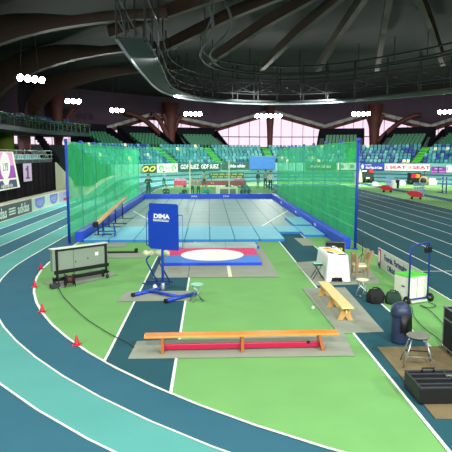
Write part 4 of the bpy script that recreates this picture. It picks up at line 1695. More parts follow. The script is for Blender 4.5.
    for j in range(6):
        th = PI * 0.52 * j / 5
        for i in range(n):
            a = 2 * PI * i / n
            r_ = 0.112 * k
            zz = math.cos(th) * r_ * 1.15
            front = 1.0 if math.sin(a) > -0.35 else max(0.0, 1 - (j - 2.5) * 0.5)
            vs.append((hc.x + math.sin(th) * math.cos(a) * r_ * 0.95, hc.y + 0.012 * k + math.sin(th) * math.sin(a) * r_ * (1.08 if front == 1 else 0.95), hc.z + 0.03 * k + (zz if front == 1 else max(zz, 0.05 * k))))
    for j in range(5):
        for i in range(n):
            fs.append((j * n + i, j * n + (i + 1) % n, (j + 1) * n + (i + 1) % n, (j + 1) * n + i))
    mb.add(vs, fs, 0, True)
    mb.build('hair', hair, o)
    mb = MB()
    f = hc + Vector((0, -0.098 * k, -0.02 * k))
    for s in (-1, 1):
        mb.lathe([(0.001, -0.008), (0.012, 0), (0.001, 0.008)], 8, 1, c=(f.x + s * 0.034 * k, f.y + 0.012, f.z + 0.02 * k))
        mb.lathe([(0.001, -0.03), (0.015, 0), (0.001, 0.03)], 8, 0, c=(hc.x + s * 0.1 * k, hc.y + 0.01, f.z + 0.005 * k))
    mb.add([(f.x - 0.014, f.y + 0.01, f.z - 0.03), (f.x + 0.014, f.y + 0.01, f.z - 0.03), (f.x, f.y - 0.022, f.z - 0.028), (f.x, f.y + 0.006, f.z + 0.02)], [(0, 1, 2), (0, 2, 3), (2, 1, 3), (0, 3, 1)], 0)
    mb.box((f.x, f.y + 0.008, f.z - 0.055), (0.045, 0.012, 0.01), 2)
    mb.build('face', ['skin', 'black', 'crimson'], o)
    return o


def X_at(px, Y):
    return (px - 209.0) / 556.0 * Y


x = X_at(148.5, 46.0)
person('person in black with a pale chest, standing beside the far net corner', (x, 46.0, 0.0), R(15), 1.9, 'cloth_black', 'cloth_black', arms=('up', 'up'))
person('person in a light blue top and dark trousers standing on the far green', (X_at(164, 61), 61, 0), R(-20), 1.72, 'cloth_lightblue', 'cloth_dark')
person('person in dark clothes sitting on the floor behind the far blue pad', (X_at(166, 46.8), 46.8, 0), R(10), 1.8, 'cloth_dark', 'cloth_black', 'sit', arms=('up', 'up'))
person('person in dark grey crouching low beside the seated beige people', (X_at(184, 46.8), 46.8, 0), R(-30), 1.6, 'cloth_dark', 'cloth_dark', 'sit')
person('bareheaded person in a beige top standing by the first cream pole', (X_at(192, 46.6), 46.6, 0.0), R(170), 1.66, 'cloth_beige', 'cloth_dark', 'stand', hair='wood_leg')
person('person in a beige top standing between the other beige one and the teal one', (X_at(198.3, 47.2), 47.2, 0.0), R(190), 1.56, 'cloth_beige', 'cloth_dark', 'stand', hair='wood_brown')
person('person in a bright teal top sitting with the back to the camera', (X_at(205.8, 46.3), 46.3, 0.0), R(180), 1.75, 'cloth_teal', 'cloth_dark', 'sit', hair='cloth_teal')
person('person in dark clothes standing beyond the teal dressed one by the red barrier', (X_at(204, 60), 60, 0), R(0), 1.75, 'cloth_beige', 'cloth_black')
person('person in a white shirt and black trousers walking away by the second net', (X_at(270.5, 54.5), 54.5, 0), R(175), 1.92, 'cloth_w', 'cloth_black')
person('person in a grey green top standing just beyond the white shirted one', (X_at(265.5, 58.5), 58.5, 0), R(20), 1.9, 'cloth_beige', 'cloth_dark')
person('person in teal crouching on the far runway beyond the white shirted one', (X_at(258, 60), 60, 0), R(40), 1.75, 'cloth_dark', 'cloth_lightblue', 'stand')
for px, y, lab, sh in ((26.5, 49.5, 'person in black sitting on the terrace nearest the pink wall panel', 'cloth_black'), (34, 51, 'person in black with a fair face sitting in the middle of the terrace trio', 'cloth_black'), (41.5, 52.5, 'person in dark navy sitting on the terrace farthest from the pink panel', 'navy')):
    xx = -18.8
    yy = 558 * 18.8 / (209 - px)
    person(lab, (xx, yy, 3.1), R(70), 1.75, sh, 'cloth_black', 'sit', arms=('up', 'up'))
    mb = MB(); mb.box((0, 0, 0.155), (0.5, 0.5, 0.3)); mb.box((-0.22, 0, 0.5), (0.06, 0.48, 0.5))
    tag(mb.build('terrace_chair', 'cloth_black', loc=(xx - 0.05, yy, 2.74)), 'dark box chair under the person on the terrace ' + ('nearest the pink panel' if px < 30 else 'with a fair face' if px < 40 else 'dressed in navy'), 'chair')


# ------------------------------------------------------------------ boards round the far bend
def rear_board(name, label, px0, px1, z0, z1, m, cat='sponsor board', r=23.35):
    a, b = on_circle(px0, r), on_circle(px1, r)
    d = b - a
    root = thing(name, label, cat, (a.x, a.y, z0), math.atan2(d.y, d.x))
    L = d.length
    mb = MB(); mb.box((L / 2, 0, (z1 - z0) / 2), (L, 0.06, z1 - z0)); mb.build('panel', m, root, bevel=0.005)
    return root, L, z1 - z0


FY = -0.036
rt, L, h = rear_board('sponsor_board', 'dark rear board with two yellow oval logos, next to the net corner', 143.5, 156.6, 1.3, 2.3, 'sign_dark')
for c in (0.1, 0.62):
    mb = MB()
    pts = [(L * c + 0.6 * math.cos(a) + 0.22 * math.sin(a) + .1, FY, h * .5 + 0.36 * math.sin(a)) for a in [2 * PI * i / 20 for i in range(20)]]
    pin = [(L * c + 0.34 * math.cos(a) + 0.12 * math.sin(a) + .1, FY, h * .5 + 0.17 * math.sin(a)) for a in [2 * PI * i / 20 for i in range(20)]]
    mb.add(pts + pin, [(i, (i + 1) % 20, 20 + (i + 1) % 20, 20 + i) for i in range(20)])
    mb.build('oval_logo', 'yellow', rt)
rt, L, h = rear_board('sponsor_board', 'white rear board with two green round emblems', 156.9, 177.5, 1.3, 2.4, 'box_white')
for c in (0.2, 0.8):
    mb = MB()
    n = 20
    po = [(L * c + 0.42 * math.cos(2 * PI * i / n), FY, h * .5 + 0.36 * math.sin(2 * PI * i / n)) for i in range(n)]
    pi_ = [(L * c + 0.24 * math.cos(2 * PI * i / n), FY, h * .5 + 0.2 * math.sin(2 * PI * i / n)) for i in range(n)]
    mb.add(po + pi_, [(i, (i + 1) % n, n + (i + 1) % n, n + i) for i in range(n) if not (15 <= i <= 17)])
    mb.box((L * c, FY, h * 0.5), (0.3, 0.004, 0.08))
    mb.build('round_emblem', 'aisle_green', rt)
mb = MB()
for k in range(3):
    mb.box((L * 0.5, FY, h * (0.36 + 0.14 * k)), (0.9 - 0.2 * (k % 2), 0.004, 0.06))
mb.build('small_text', 'rail', rt)
rt, L, h = rear_board('sponsor_board', 'long dark green rear board with large white lettering in two words twice over', 178, 220.4, 1.45, 2.4, 'sign_dark')
lettering('GDF SUEZ  GDF SUEZ', 0.78, 'white', rt, (L * 0.5, FY, h * 0.5), (1, 0, 0), (0, 0, 1), sx=0.82, bold=0.02)
rt, L, h = rear_board('sponsor_board', 'dark green rear board with one white sports lettering beside the blue screen', 222, 249, 1.55, 2.4, 'sign_dark')
lettering('adidas adidas', 0.62, 'white', rt, (L * 0.54, FY, h * 0.5), (1, 0, 0), (0, 0, 1), sx=0.8, bold=0.015)
rt, L, h = rear_board('blue_screen', 'big plain blue screen panel standing on the far bank', 249.5, 275.5, 1.5, 3.3, 'screen_blue', 'screen', 23.3)
mb = MB(); mb.box((L / 2, 0, h + 0.02), (L, 0.08, 0.05)); mb.build('top_rail', 'rail', rt)
rt, L, h = rear_board('sponsor_board', 'blue rear board with white region name and small emblem', 361.7, 386.3, 1.4, 2.42, 'sign_blue')
lettering('Nord-Pas de Calais', 0.46, 'white', rt, (L * 0.58, FY, h * 0.34), (1, 0, 0), (0, 0, 1), sx=0.62, bold=0.015)
mb = MB()
mb.box((L * 0.34, FY, h * 0.72), (0.9, 0.004, 0.1))
n = 14
mb.add([(L * 0.1 + 0.2 * math.cos(2 * PI * i / n), FY, h * .5 + 0.34 * math.sin(2 * PI * i / n)) for i in range(n)], [tuple(range(n))])
mb.build('emblem', 'panel_pale', rt)
rt, L, h = rear_board('sponsor_board', 'white rear board with the same dark red car maker lettering twice', 386.8, 433, 1.4, 2.27, 'white')
lettering('SEAT', 0.58, 'crimson', rt, (L * 0.30, FY, h * 0.5), (1, 0, 0), (0, 0, 1), sx=1.75, bold=0.02)
lettering('SEAT', 0.58, 'crimson', rt, (L * 0.82, FY, h * 0.5), (1, 0, 0), (0, 0, 1), sx=1.75, bold=0.02)
for c in (0.04, 0.56):
    mb = MB()
    for k in range(3):
        mb.box((L * c + 0.05, FY, h * (0.3 + 0.2 * k)), (0.36, 0.004, 0.09))
    mb.build('stripe_logo', 'crimson', rt)
rt, L, h = rear_board('sponsor_board', 'two tier purple rear board on a black post', 434.5, 449.5, 0.95, 2.0, 'purple', r=22.9)
mb = MB(); mb.box((L / 2, FY, h * 0.42), (L, 0.004, 0.08)); mb.box((L / 2, FY, h * 0.2), (L * 0.8, 0.004, 0.1)); mb.box((L * .5, FY, h * .75), (L * 0.5, 0.004, 0.14)); mb.build('lettering_bands', 'lilac', rt)
mb = MB(); mb.tube([(L * 0.5, -0.08, -0.4), (L * 0.5, -0.08, h)], 0.07, 8); mb.build('support_post', 'black', rt)
rt, L, h = rear_board('sponsor_board', 'white rear board end beyond the purple board', 449.8, 466, 1.3, 2.2, 'white')
lettering('I', 0.6, 'navy_blue', rt, (L * 0.1, FY, h * 0.5), (1, 0, 0), (0, 0, 1))
rt, L, h = rear_board('sponsor_board', 'pale rear board seen through the net by the sprint straight', 338, 359, 1.4, 2.4, 'panel_pale')
mb = MB()
for c in (0.25, 0.75):
    mb.lathe([(0.3, 0), (0.3, 0.006), (0.001, 0.006)], 14, mx=Matrix.Translation((L * c, FY, h * .5)) @ Matrix.Rotation(PI / 2, 4, 'X'))
mb.build('round_emblem', 'rail', rt)
rt, L, h = rear_board('sponsor_board', 'dark rear board with white lettering seen through the second net', 306, 337, 1.45, 2.4, 'sign_dark')
lettering('adidas adidas', 0.62, 'white', rt, (L * 0.5, FY, h * 0.5), (1, 0, 0), (0, 0, 1), sx=0.9)

# yellow lettered dark board and low red barriers on the far infield
def board_at(name, label, cat, px0, px1, Y, z0, z1, m, th=0.06):
    x0, x1 = X_at(px0, Y), X_at(px1, Y)
    root = thing(name, label, cat, (x0, Y, 0))
    mb = MB(); mb.box(((x1 - x0) / 2, 0, (z0 + z1) / 2), (x1 - x0, th, z1 - z0)); mb.build('panel', m, root, bevel=0.01)
    for f in (0.06, 0.94):
        mb = MB(); mb.box(((x1 - x0) * f, 0.1, 0.03), (0.08, 0.6, 0.06)); mb.box(((x1 - x0) * f, 0.06, z0 / 2 + 0.05), (0.08, 0.05, z0 + 0.1)); mb.build('foot', 'dark_grey', root)
    return root, x1 - x0


rt, L = board_at('score_board_sign', 'dark olive board with rows of yellow marks beyond the red barrier', 'board', 209, 244, 66, 0.75, 1.45, 'dark_green')
mb = MB()
for r_ in range(2):
    for k in range(26):
        if (k * 7 + r_ * 3) % 5:
            mb.box((0.25 + k * 0.15, -0.033, 0.93 + r_ * 0.3), (0.1, 0.004, 0.16))
mb.build('yellow_marks', 'olive_yellow', rt)
rt, L = board_at('red_barrier', 'low crimson barrier board, shorter one behind the light blue dressed person', 'barrier', 174, 186.5, 61, 0.2, 0.72, 'crimson', 0.3)
rt, L = board_at('red_barrier', 'long low crimson barrier board behind the white covered table', 'barrier', 190, 245.5, 61, 0.2, 0.72, 'crimson', 0.3)
lettering('Val', 0.3, 'white', rt, (L * 0.4, -0.155, 0.46), (1, 0, 0), (0, 0, 1))
for k, (a, b) in enumerate(((174.5, 186), (233, 245))):
    x0, x1 = X_at(a, 62), X_at(b, 62)
    mb = MB()
    for i in range(5):
        mb.box(((x1 - x0) * (i + 0.5) / 5, 0, 0.48), ((x1 - x0) / 5 - 0.05, 0.35, 0.8 + 0.14 * (i % 2)))
    tag(mb.build('stacked_crates', ['banner_pink'], loc=(x0, 62, 0.0), bevel=0.02), 'pale pink folded tarpaulin block behind the %s crimson barrier' % ('shorter' if k == 0 else 'longer'), 'tarpaulin')

# covered table behind the far pad
root = thing('covered_table', 'table under a pale cover behind the far blue pad, with a green box on it', 'table', (X_at(227, 46.6), 46.6, 0))
mb = MB(); mb.prism([(-0.95, -0.35), (0.9, -0.4), (0.92, 0.4), (-0.9, 0.4)], 0.0, 0.86); mb.box((-0.78, 0, 0.9), (0.4, 0.5, 0.14)); mb.build('cover', 'box_white', root, bevel=0.05)
mb = MB(); mb.box((0.05, -0.42, 0.42), (1.3, 0.05, 0.55)); mb.build('front_panel', 'stool_grey', root, bevel=0.02)
mb = MB(); mb.lathe([(0.28, 0), (0.22, 0.12), (0.08, 0.2), (0.001, 0.22)], 14)
tag(mb.build('green_cap_box', 'sign_dark', loc=(X_at(228, 46.6), 46.6, 0.87)), 'dark green rounded bundle on the pale covered table', 'bundle')
x = X_at(238.5, 46.6)
mb = MB()
for i in range(3):
    mb.box((0.3 * i, 0.1 * i, 0.28), (0.24, 0.35, 0.55)); mb.box((0.3 * i, 0.1 * i, 0.6), (0.1, 0.1, 0.12))
mb.box((0.3, 0.1, 0.03), (0.9, 0.5, 0.05))
tag(mb.build('equipment_bundle', 'cloth_dark', loc=(x + 0.25, 46.6, 0), bevel=0.05), 'dark equipment bundle on the floor just beyond the pale covered table', 'equipment')
# green strip of the far runway beside the white shirted person
mb = MB()
q = [G(252, 191.5), G(275, 192), G(262, 184), G(245, 181)]
mb.add([(p.x, p.y, 0.014) for p in q], [(0, 1, 2, 3)][::-1])
mb.add([(q[0].x - .9, q[0].y, 0.013), (q[0].x, q[0].y, 0.013), (q[3].x, q[3].y, 0.013), (q[3].x - .9, q[3].y, 0.013)], [(0, 1, 2, 3)], 1)
struct(mb.build('far_strip_floor', ['turf_green', 'lane_sprint']))

# ------------------------------------------------------------------ things on the far green by the sprint straight
for i, (px, py, rz) in enumerate(((387, 192.5, -25), (416, 199.5, -22))):
    p = G(px, py)
    root = thing('red_cart', 'low hurdle cart under a pointed red cover, ' + ('farther one by the black bin' if i == 0 else 'closer one by the grass edge'), 'cart', (p.x, p.y + 0.3, 0.0), R(rz), 'red covered carts')
    mb = MB()
    pr = [(-0.75, 0.55), (-0.2, 0.22), (0.6, 0.22), (0.72, 0.45), (0.35, 0.72), (-0.35, 0.78)]
    n = len(pr)
    vs = [(a, -0.33, b) for a, b in pr] + [(a * 0.95, 0.33, b * 1.05) for a, b in pr]
    mb.add(vs, [tuple(range(n)), tuple(range(n, 2 * n))[::-1]] + [(k, n + k, n + (k + 1) % n, (k + 1) % n) for k in range(n)])
    mb.build('red_cover', 'tarp_red', root, bevel=0.04)
    for x in (-0.25, 0.5):
        for y in (-0.28, 0.28):
            mb = MB(); mb.tube([(x, y, 0.1), (x, y, 0.26)], 0.03, 6); mb.lathe([(0.02, -0.03), (0.1, -0.03), (0.11, 0), (0.1, 0.03), (0.02, 0.03)], 12, mx=Matrix.Translation((x, y, 0.11)) @ Matrix.Rotation(PI / 2, 4, 'X')); mb.build('wheel', 'black', root)
    # wire crate behind
    root.scale = (0.86, 0.86, 0.86)
    p2 = G(*((390.6, 187.8), (420.0, 196.6))[i])
    root = thing('wire_crate', 'pale blue wire mesh crate standing behind the %s red covered cart' % ('farther' if i == 0 else 'closer'), 'crate', (p2.x, p2.y + 0.3, 0), R(-20), 'wire crates')
    w, d_, h_ = 0.8, 0.6, 1.05
    mb = MB()
    for k in range(7):
        x = -w / 2 + w * k / 6
        for y in (-d_ / 2, d_ / 2):
            mb.box((x, y, h_ / 2 + 0.08), (0.045, 0.03, h_))
    for k in range(6):
        z = 0.1 + (h_ - 0.02) * k / 5
        for y in (-d_ / 2, d_ / 2):
            mb.box((0, y, z), (w, 0.03, 0.045))
        for x in (-w / 2, w / 2):
            mb.box((x, 0, z), (0.03, d_, 0.045))
    mb.build('wire_mesh', 'crate_blue', root)
    mb = MB(); mb.box((0, 0, 0.09), (w, d_, 0.05)); mb.build('base', 'metal', root)
    for x in (-0.35, 0.35):
        for y in (-0.25, 0.25):
            mb = MB(); mb.box((x, y, 0.035), (0.08, 0.08, 0.07)); mb.build('foot', 'dark_grey', root)


def far(px, py):
    p = G(px, py); return p


# dark wheeled equipment by the blue board
p = Vector((X_at(367.5, 70), 70, 0))
root = thing('equipment_trolley', 'bulky black equipment trolley with a red box below the blue rear board', 'trolley', p)
mb = MB(); mb.box((0, 0, 0.85), (1.7, 0.9, 0.9)); mb.box((-0.3, 0, 1.45), (0.9, 0.7, 0.4)); mb.build('body', 'dark_green', root, bevel=0.08)
mb = MB(); mb.box((0.5, -0.2, 1.5), (0.5, 0.5, 0.4)); mb.build('red_box', 'tarp_red', root, bevel=0.03)
mb = MB(); mb.box((0.1, -0.47, 0.62), (0.5, 0.03, 0.2)); mb.box((-0.35, -0.37, 1.5), (0.6, 0.03, 0.16)); mb.build('plate', 'panel_pale', root)
for x in (-0.55, 0.55):
    mb = MB(); mb.lathe([(0.05, -0.5), (0.33, -0.5), (0.36, -0.4), (0.36, 0.4), (0.33, 0.5), (0.05, 0.5)], 18, mx=Matrix.Translation((x, 0, 0.37)) @ Matrix.Rotation(PI / 2, 4, 'X')); mb.build('wheel', 'black', root)
p = Vector((X_at(361.5, 68), 68, 0))
root = thing('folded_parasol', 'pale grey folded cover standing against the black equipment trolley', 'cover', p)
mb = MB(); mb.lathe([(0.3, 0), (0.32, 0.3), (0.2, 1.2), (0.05, 1.75), (0.001, 1.8)], 12); mb.build('cover', 'cloth_beige', root)
mb = MB(); mb.tube([(0, 0, 1.75), (0, 0, 2.0)], 0.03, 6); mb.build('pole', 'dark_grey', root)
p = Vector((X_at(357.5, 64), 64, 0))
mb = MB(); mb.box((0, 0, 0.75), (0.35, 0.3, 1.5)); mb.box((0, 0, 1.53), (0.25, 0.2, 0.1)); mb.box((0, 0, 0.05), (0.5, 0.5, 0.1))
tag(mb.build('upright_cushion', 'banner_pink', loc=p, bevel=0.03), 'narrow pink upright roll just beyond the last net post', 'roll')

p = Vector((X_at(416.5, 65.5), 65.5, 0))
root = thing('crate_cart', 'dark cart carrying red and orange crates below the white lettered board', 'cart', p, R(8))
mb = MB(); mb.box((0, 0, 0.55), (1.4, 0.8, 0.5)); mb.box((-0.62, 0, 1.0), (0.12, 0.8, 0.8)); mb.box((0.62, 0, 1.0), (0.12, 0.8, 0.8)); mb.box((0, 0, 1.32), (1.3, 0.8, 0.08)); mb.build('cart_frame', 'black', root, bevel=0.02)
mb = MB(); mb.box((-0.3, -0.1, 1.02), (0.5, 0.6, 0.44)); mb.build('red_crate', 'tarp_red', root, bevel=0.03)
mb = MB(); mb.box((0.28, -0.1, 1.02), (0.5, 0.6, 0.44)); mb.build('orange_crate', 'orange', root, bevel=0.03)
for x in (-0.5, 0.5):
    mb = MB(); mb.lathe([(0.05, -0.42), (0.26, -0.42), (0.28, -0.35), (0.28, 0.35), (0.26, 0.42), (0.05, 0.42)], 16, mx=Matrix.Translation((x, 0, 0.29)) @ Matrix.Rotation(PI / 2, 4, 'X')); mb.build('wheel', 'black', root)
p = Vector((X_at(426.5, 64.5), 64.5, 0))
root = thing('tan_drum', 'round tan bale with a dark side next to the cart of coloured crates', 'bale', p, R(60))
mb = MB(); mb.lathe([(0.001, -0.4), (0.4, -0.4), (0.5, -0.3), (0.52, 0), (0.5, 0.3), (0.4, 0.4), (0.001, 0.4)], 22, mx=Matrix.Translation((0, 0, 0.52)) @ Matrix.Rotation(PI / 2, 4, 'Y')); mb.build('bale_body', 'tarp_tan', root)
mb = MB(); mb.lathe([(0.001, 0.4), (0.36, 0.4), (0.34, 0.44), (0.001, 0.44)], 18, mx=Matrix.Translation((0, 0, 0.52)) @ Matrix.Rotation(-PI / 2, 4, 'Y')); mb.build('dark_side', 'black', root)
mb = MB(); mb.tube([(0, 0, 1.0), (0.05, 0, 1.5)], 0.06, 8); mb.lathe([(0.001, -.12), (0.1, -.05), (0.1, .05), (0.001, .12)], 10, c=(0.06, 0, 1.55)); mb.build('dark_mast', 'dark_grey', root)
for i, (px, Y, w, h, lab) in enumerate(((435, 65, 1.0, 0.75, 'white soft box next to the tan bale'), (376.5, 62, 0.7, 0.5, 'low white bundle on the grass beyond the farther red cart'), (404.5, 63, 0.6, 0.6, 'white bundle between the black bin and the cart of coloured crates'), (395.5, 58, 0.5, 0.85, 'white block beside the black bin on the far grass'))):
    mb = MB()
    mb.prism([(-w / 2, -0.3), (w / 2, -0.3), (w / 2, 0.3), (-w / 2, 0.3)], 0, h * 0.7)
    mb.prism([(-w / 2.6, -0.22), (w / 3, -0.22), (w / 3, 0.22), (-w / 2.6, 0.22)], h * 0.7, h)
    tag(mb.build('white_bundle', 'white', loc=(X_at(px, Y), Y, 0), bevel=0.06), lab, 'bundle')
p = Vector((X_at(399.3, 58.5), 58.5, 0))
root = thing('black_bin', 'slim black bin on the far grass beyond the red covered carts', 'bin', p)
mb = MB(); mb.lathe([(0.17, 0), (0.21, 0.75), (0.22, 0.8)], 16); mb.build('bin_body', 'black', root)
mb = MB(); mb.lathe([(0.22, 0.8), (0.18, 0.9), (0.001, 0.94)], 16); mb.build('lid', 'dark_grey', root)
# hurdles
hp = None
for i, (px, Y) in enumerate(((445.5, 51), (449.3, 50.4))):
    lab = 'blue upright hurdle frame near the white soft box, ' + ('next to the box' if i == 0 else 'farther from the box')
    if hp is None:
        hp = thing('hurdle_frame', lab, 'hurdle', (X_at(px, Y), Y, 0), R(20), 'blue hurdle frames')
        mb = MB(); mb.tube([(0, 0, 0.04), (0, 0, 1.5)], 0.05, 8); mb.build('upright', 'trolley_blue', hp)
        mb = MB(); mb.box((0, 0.25, 0.03), (0.07, 0.7, 0.06)); mb.build('foot', 'trolley_blue', hp)
        mb = MB(); mb.box((0.1, 0, 1.2), (0.4, 0.03, 0.12)); mb.build('bar', 'box_white', hp)
    else:
        dup(hp, (X_at(px, Y), Y, 0), label=lab)
for i, px in enumerate((424, 431, 446)):
    Y = 53.5 - i * 1.3
    root = thing('low_hurdle', 'low pale orange training hurdle on the far grass, %s from the closer red cart' % ('first', 'second', 'third')[i], 'hurdle', (X_at(px, Y), Y, 0), R(15), 'low training hurdles')
    mb = MB(); mb.box((0, 0, 0.36), (0.9, 0.03, 0.09)); mb.build('bar', 'orange' if i == 0 else 'cream', root)
    for x in (-0.42, 0.42):
        mb = MB(); mb.tube([(x, 0.25, 0.02), (x, 0, 0.04), (x, 0, 0.36)], 0.02, 6); mb.build('leg', 'metal', root)

# ------------------------------------------------------------------ boards, drape and banners on the side wall
SXB = -11.05


def side_board(name, label, y0, y1, m, h=0.82, x=SXB):
    root = thing(name, label, 'sponsor board', (x, (y0 + y1) / 2, -0.02), R(90))
    mb = MB(); mb.box((0, 0.0, h / 2), (y1 - y0 - 0.02, 0.05, h), rx=0.0); mb.build('panel', m, root, bevel=0.006)
    for s in (-1, 1):
        mb = MB(); mb.box((s * (y1 - y0) * 0.4, 0.25, 0.02), (0.06, 0.5, 0.04)); mb.box((s * (y1 - y0) * 0.4, 0.14, 0.3), (0.04, 0.04, 0.6), rx=0.35); mb.build('foot', 'dark_grey', root)
    return root


FYB = -0.03
rt = side_board('sponsor_board', 'dark grey trackside board with white sports lettering and three stripes', 24.0, 34.9, 'sign_grey')
# board runs along local x = world Y
for txt, yy in (('adidas', 29.6), ('adidas', 33.35)):
    lettering(txt, 0.78, 'white', rt, (yy - 29.45, FYB, 0.39), (1, 0, 0), (0, 0, 1), bold=0.012, sx=1.05)
mb = MB()
for k in range(3):
    mb.box((31.45 - 29.45, FYB, 0.25 + 0.15 * k), (1.05, 0.004, 0.085))
mb.build('stripe_logo', 'white', rt)


def shield(rt, cx, m, w=0.95, top=0.78, bot=0.07):
    mb = MB()
    pts = [(cx - w, FYB, top), (cx + w, FYB, top), (cx + w * .95, FYB, top * .45), (cx + w * .55, FYB, bot + 0.08), (cx, FYB, bot), (cx - w * .55, FYB, bot + 0.08), (cx - w * .95, FYB, top * .45)]
    mb.add(pts, [tuple(range(len(pts)))][::1]); mb.build('shield_emblem', m, rt)
    mb = MB()
    for k in range(7):
        mb.box((cx - 0.6 + k * 0.2, FYB - 0.004, 0.45 + 0.03 * (k % 3)), (0.09, 0.004, 0.2 + 0.08 * (k % 2)))
    mb.box((cx, FYB - 0.004, 0.3), (0.7, 0.004, 0.06))
    mb.build('emblem_marks', 'lilac', rt)


rt = side_board('sponsor_board', 'white trackside board with violet shield emblem next to the dark grey one', 34.95, 38.2, 'panel_pale')
shield(rt, 0.0, 'violet_blue', 1.05)
rt = side_board('sponsor_board', 'second white trackside board with violet shield emblem, towards the net', 38.25, 41.3, 'panel_pale')
shield(rt, 0.0, 'violet_blue', 1.0)
rt = side_board('sponsor_board', 'pale lilac trackside board with a red foot band by the first net post', 41.35, 45.5, 'lilac')
mb = MB(); mb.box((0.2, FYB, 0.18), (2.6, 0.004, 0.2)); mb.build('red_band', 'tarp_red', rt)
mb = MB()
for k in range(9):
    mb.box((-1.0 + k * 0.25, FYB, 0.58), (0.13, 0.004, 0.16 + 0.1 * (k % 2)))
mb.build('emblem_marks', 'violet_blue', rt)
rt = side_board('sponsor_board', 'white trackside board with a pale emblem seen through the net', 45.6, 49.5, 'panel_pale')
shield(rt, 0.4, 'rail', 0.8)

# black drape
DX = -15.45
mb = MB()
vs = []
ny = 150
for i in range(ny + 1):
    y = 30 + 26.5 * i / ny
    o_ = 0.03 * math.sin(i * 0.9) + 0.03 * math.sin(i * 0.37 + 1)
    vs += [(DX + o_, y, 0.0), (DX + o_ * 0.5, y, 2.82)]
for i in range(ny + 1):
    y = 30 + 26.5 * i / ny
    o_ = 0.03 * math.sin(i * 0.9) + 0.03 * math.sin(i * 0.37 + 1)
    vs += [(DX + o_ - 0.02, y, 0.0), (DX + o_ * 0.5 - 0.02, y, 2.82)]
k0 = 2 * (ny + 1)
fs = [(2 * i, 2 * i + 2, 2 * i + 3, 2 * i + 1) for i in range(ny)] + [(k0 + 2 * i, k0 + 2 * i + 1, k0 + 2 * i + 3, k0 + 2 * i + 2) for i in range(ny)]
mb.add(vs, fs, 0, True)
tag(mb.build('black_drape', 'drape'), 'long black drape hanging along the foot of the terrace', 'drape')
# return of the drape at its end
root = thing('terrace_railing', 'pale green tubular railing along the terrace above the black drape', 'railing', (DX - 0.2, 30, 2.74))
for i in range(14):
    mb = MB(); mb.tube([(0, i * 2.0, 0), (0, i * 2.0, 1.15)], 0.035, 6); mb.build('post', 'rail', root)
for z in (0.4, 0.78, 1.15):
    mb = MB(); mb.tube([(0, -0.5, z), (0, 26.4, z)], 0.03, 6); mb.build('rail_bar', 'rail', root)
mb = MB(); mb.box((0, 13, 0.2), (0.03, 26, 0.3)); mb.build('kick_panel', 'stand_step', root)

# banners
bx = -15.1
root = thing('club_banner', 'large white banner with pink and purple panels over the black drape', 'banner', (bx, 42.5, 0.85))


def bpt(px, z):
    Y = 558 * (-bx) / (209 - px)
    return (0, Y + 0.3 - 42.5, z - 0.85)


def bpoly(name, m, pts, off):
    mb = MB()
    P = [bpt(*q) for q in pts]
    P = [(p[0] + off, p[1], p[2]) for p in P]
    n = len(P)
    Q = [(p[0] - 0.012, p[1], p[2]) for p in P]
    mb.add(P + Q, [tuple(range(n)), tuple(range(n, 2 * n))[::-1]] + [(i, n + i, n + (i + 1) % n, (i + 1) % n) for i in range(n)])
    return mb.build(name, m, root)


bpoly('banner_cloth', 'box_white', [(-14, 0.9), (20.2, 0.95), (14.8, 3.75), (-14, 3.75)], 0.0)
bpoly('pink_panel', 'banner_pink', [(-12, 2.7), (15.2, 2.7), (13.6, 3.7), (-12, 3.7)], 0.014)
bpoly('purple_panel', 'purple', [(-12, 1.75), (16.8, 1.75), (15.2, 2.7), (-12, 2.7)], 0.014)
bpoly('navy_panel', 'navy_blue', [(-12, 1.02), (17.6, 1.02), (16.8, 1.62), (-12, 1.62)], 0.014)
ov = []
for i in range(24):
    a = 2 * PI * i / 24
    ov.append((6.2 + 4.8 * math.cos(a), 2.7 + 1.0 * math.sin(a)))
bpoly('white_oval', 'white', ov, 0.028)
bpoly('oval_foot', 'white', [(2.5, 1.75), (10, 1.75), (8.5, 1.3), (5, 1.3)], 0.028)
p_ = bpt(6.4, 2.6)
lettering('LYB', 0.85, 'navy_blue', root, (0.034, p_[1], p_[2]), (0, 1, 0), (0, 0, 1), sx=0.75)
mb = MB()
for k in range(9):
    q = bpt(2 + k * 1.3, 1.2)
    mb.box((0.03, q[1], q[2]), (0.004, 0.11, 0.18 + 0.1 * (k % 2)))
mb.build('white_lettering', 'box_white', root)
root = thing('number_banner', 'small lilac banner with a purple figure one on the black drape', 'banner', (-15.3, 47.4, 1.6))
Ya, Yb = 558 * 15.3 / (209 - 25.3), 558 * 15.3 / (209 - 33.2)
mb = MB(); mb.box((0, (Ya + Yb) / 2 - 47.4, 0.45), (0.03, Yb - Ya, 1.5)); mb.build('banner_cloth', 'lilac', root)
lettering('1', 1.3, 'deep_purple', root, (0.02, (Ya + Yb) / 2 - 47.4, 0.45), (0, 1, 0), (0, 0, 1), sx=1.9, bold=0.05)
mb = MB(); mb.box((0.02, (Ya + Yb) / 2 - 47.4, -0.02), (0.008, 1.0, 0.14)); mb.box((0.02, (Ya + Yb) / 2 - 47.75, 0.72), (0.008, 0.35, 0.16)); mb.build('figure_serif', 'deep_purple', root)

# terrace back: lime pillar, rose panel, dark back wall
mb = MB(); mb.lathe([(0.9, 2.74), (0.9, 5.8)], 20, c=(-21.3, 558 * 21.3 / 200.5, 0)); struct(mb.build('lime_column', 'pillar_lime'))
mb = MB(); mb.box((-20.9, 558 * 20.9 / 181.5, 4.2), (0.3, 3.4, 2.9)); struct(mb.build('rose_partition', 'panel_rose'))
mb = MB(); mb.box((-23.5, 40, 4.25), (0.2, 36, 3.0)); struct(mb.build('wall_terrace', 'stand_dark'))
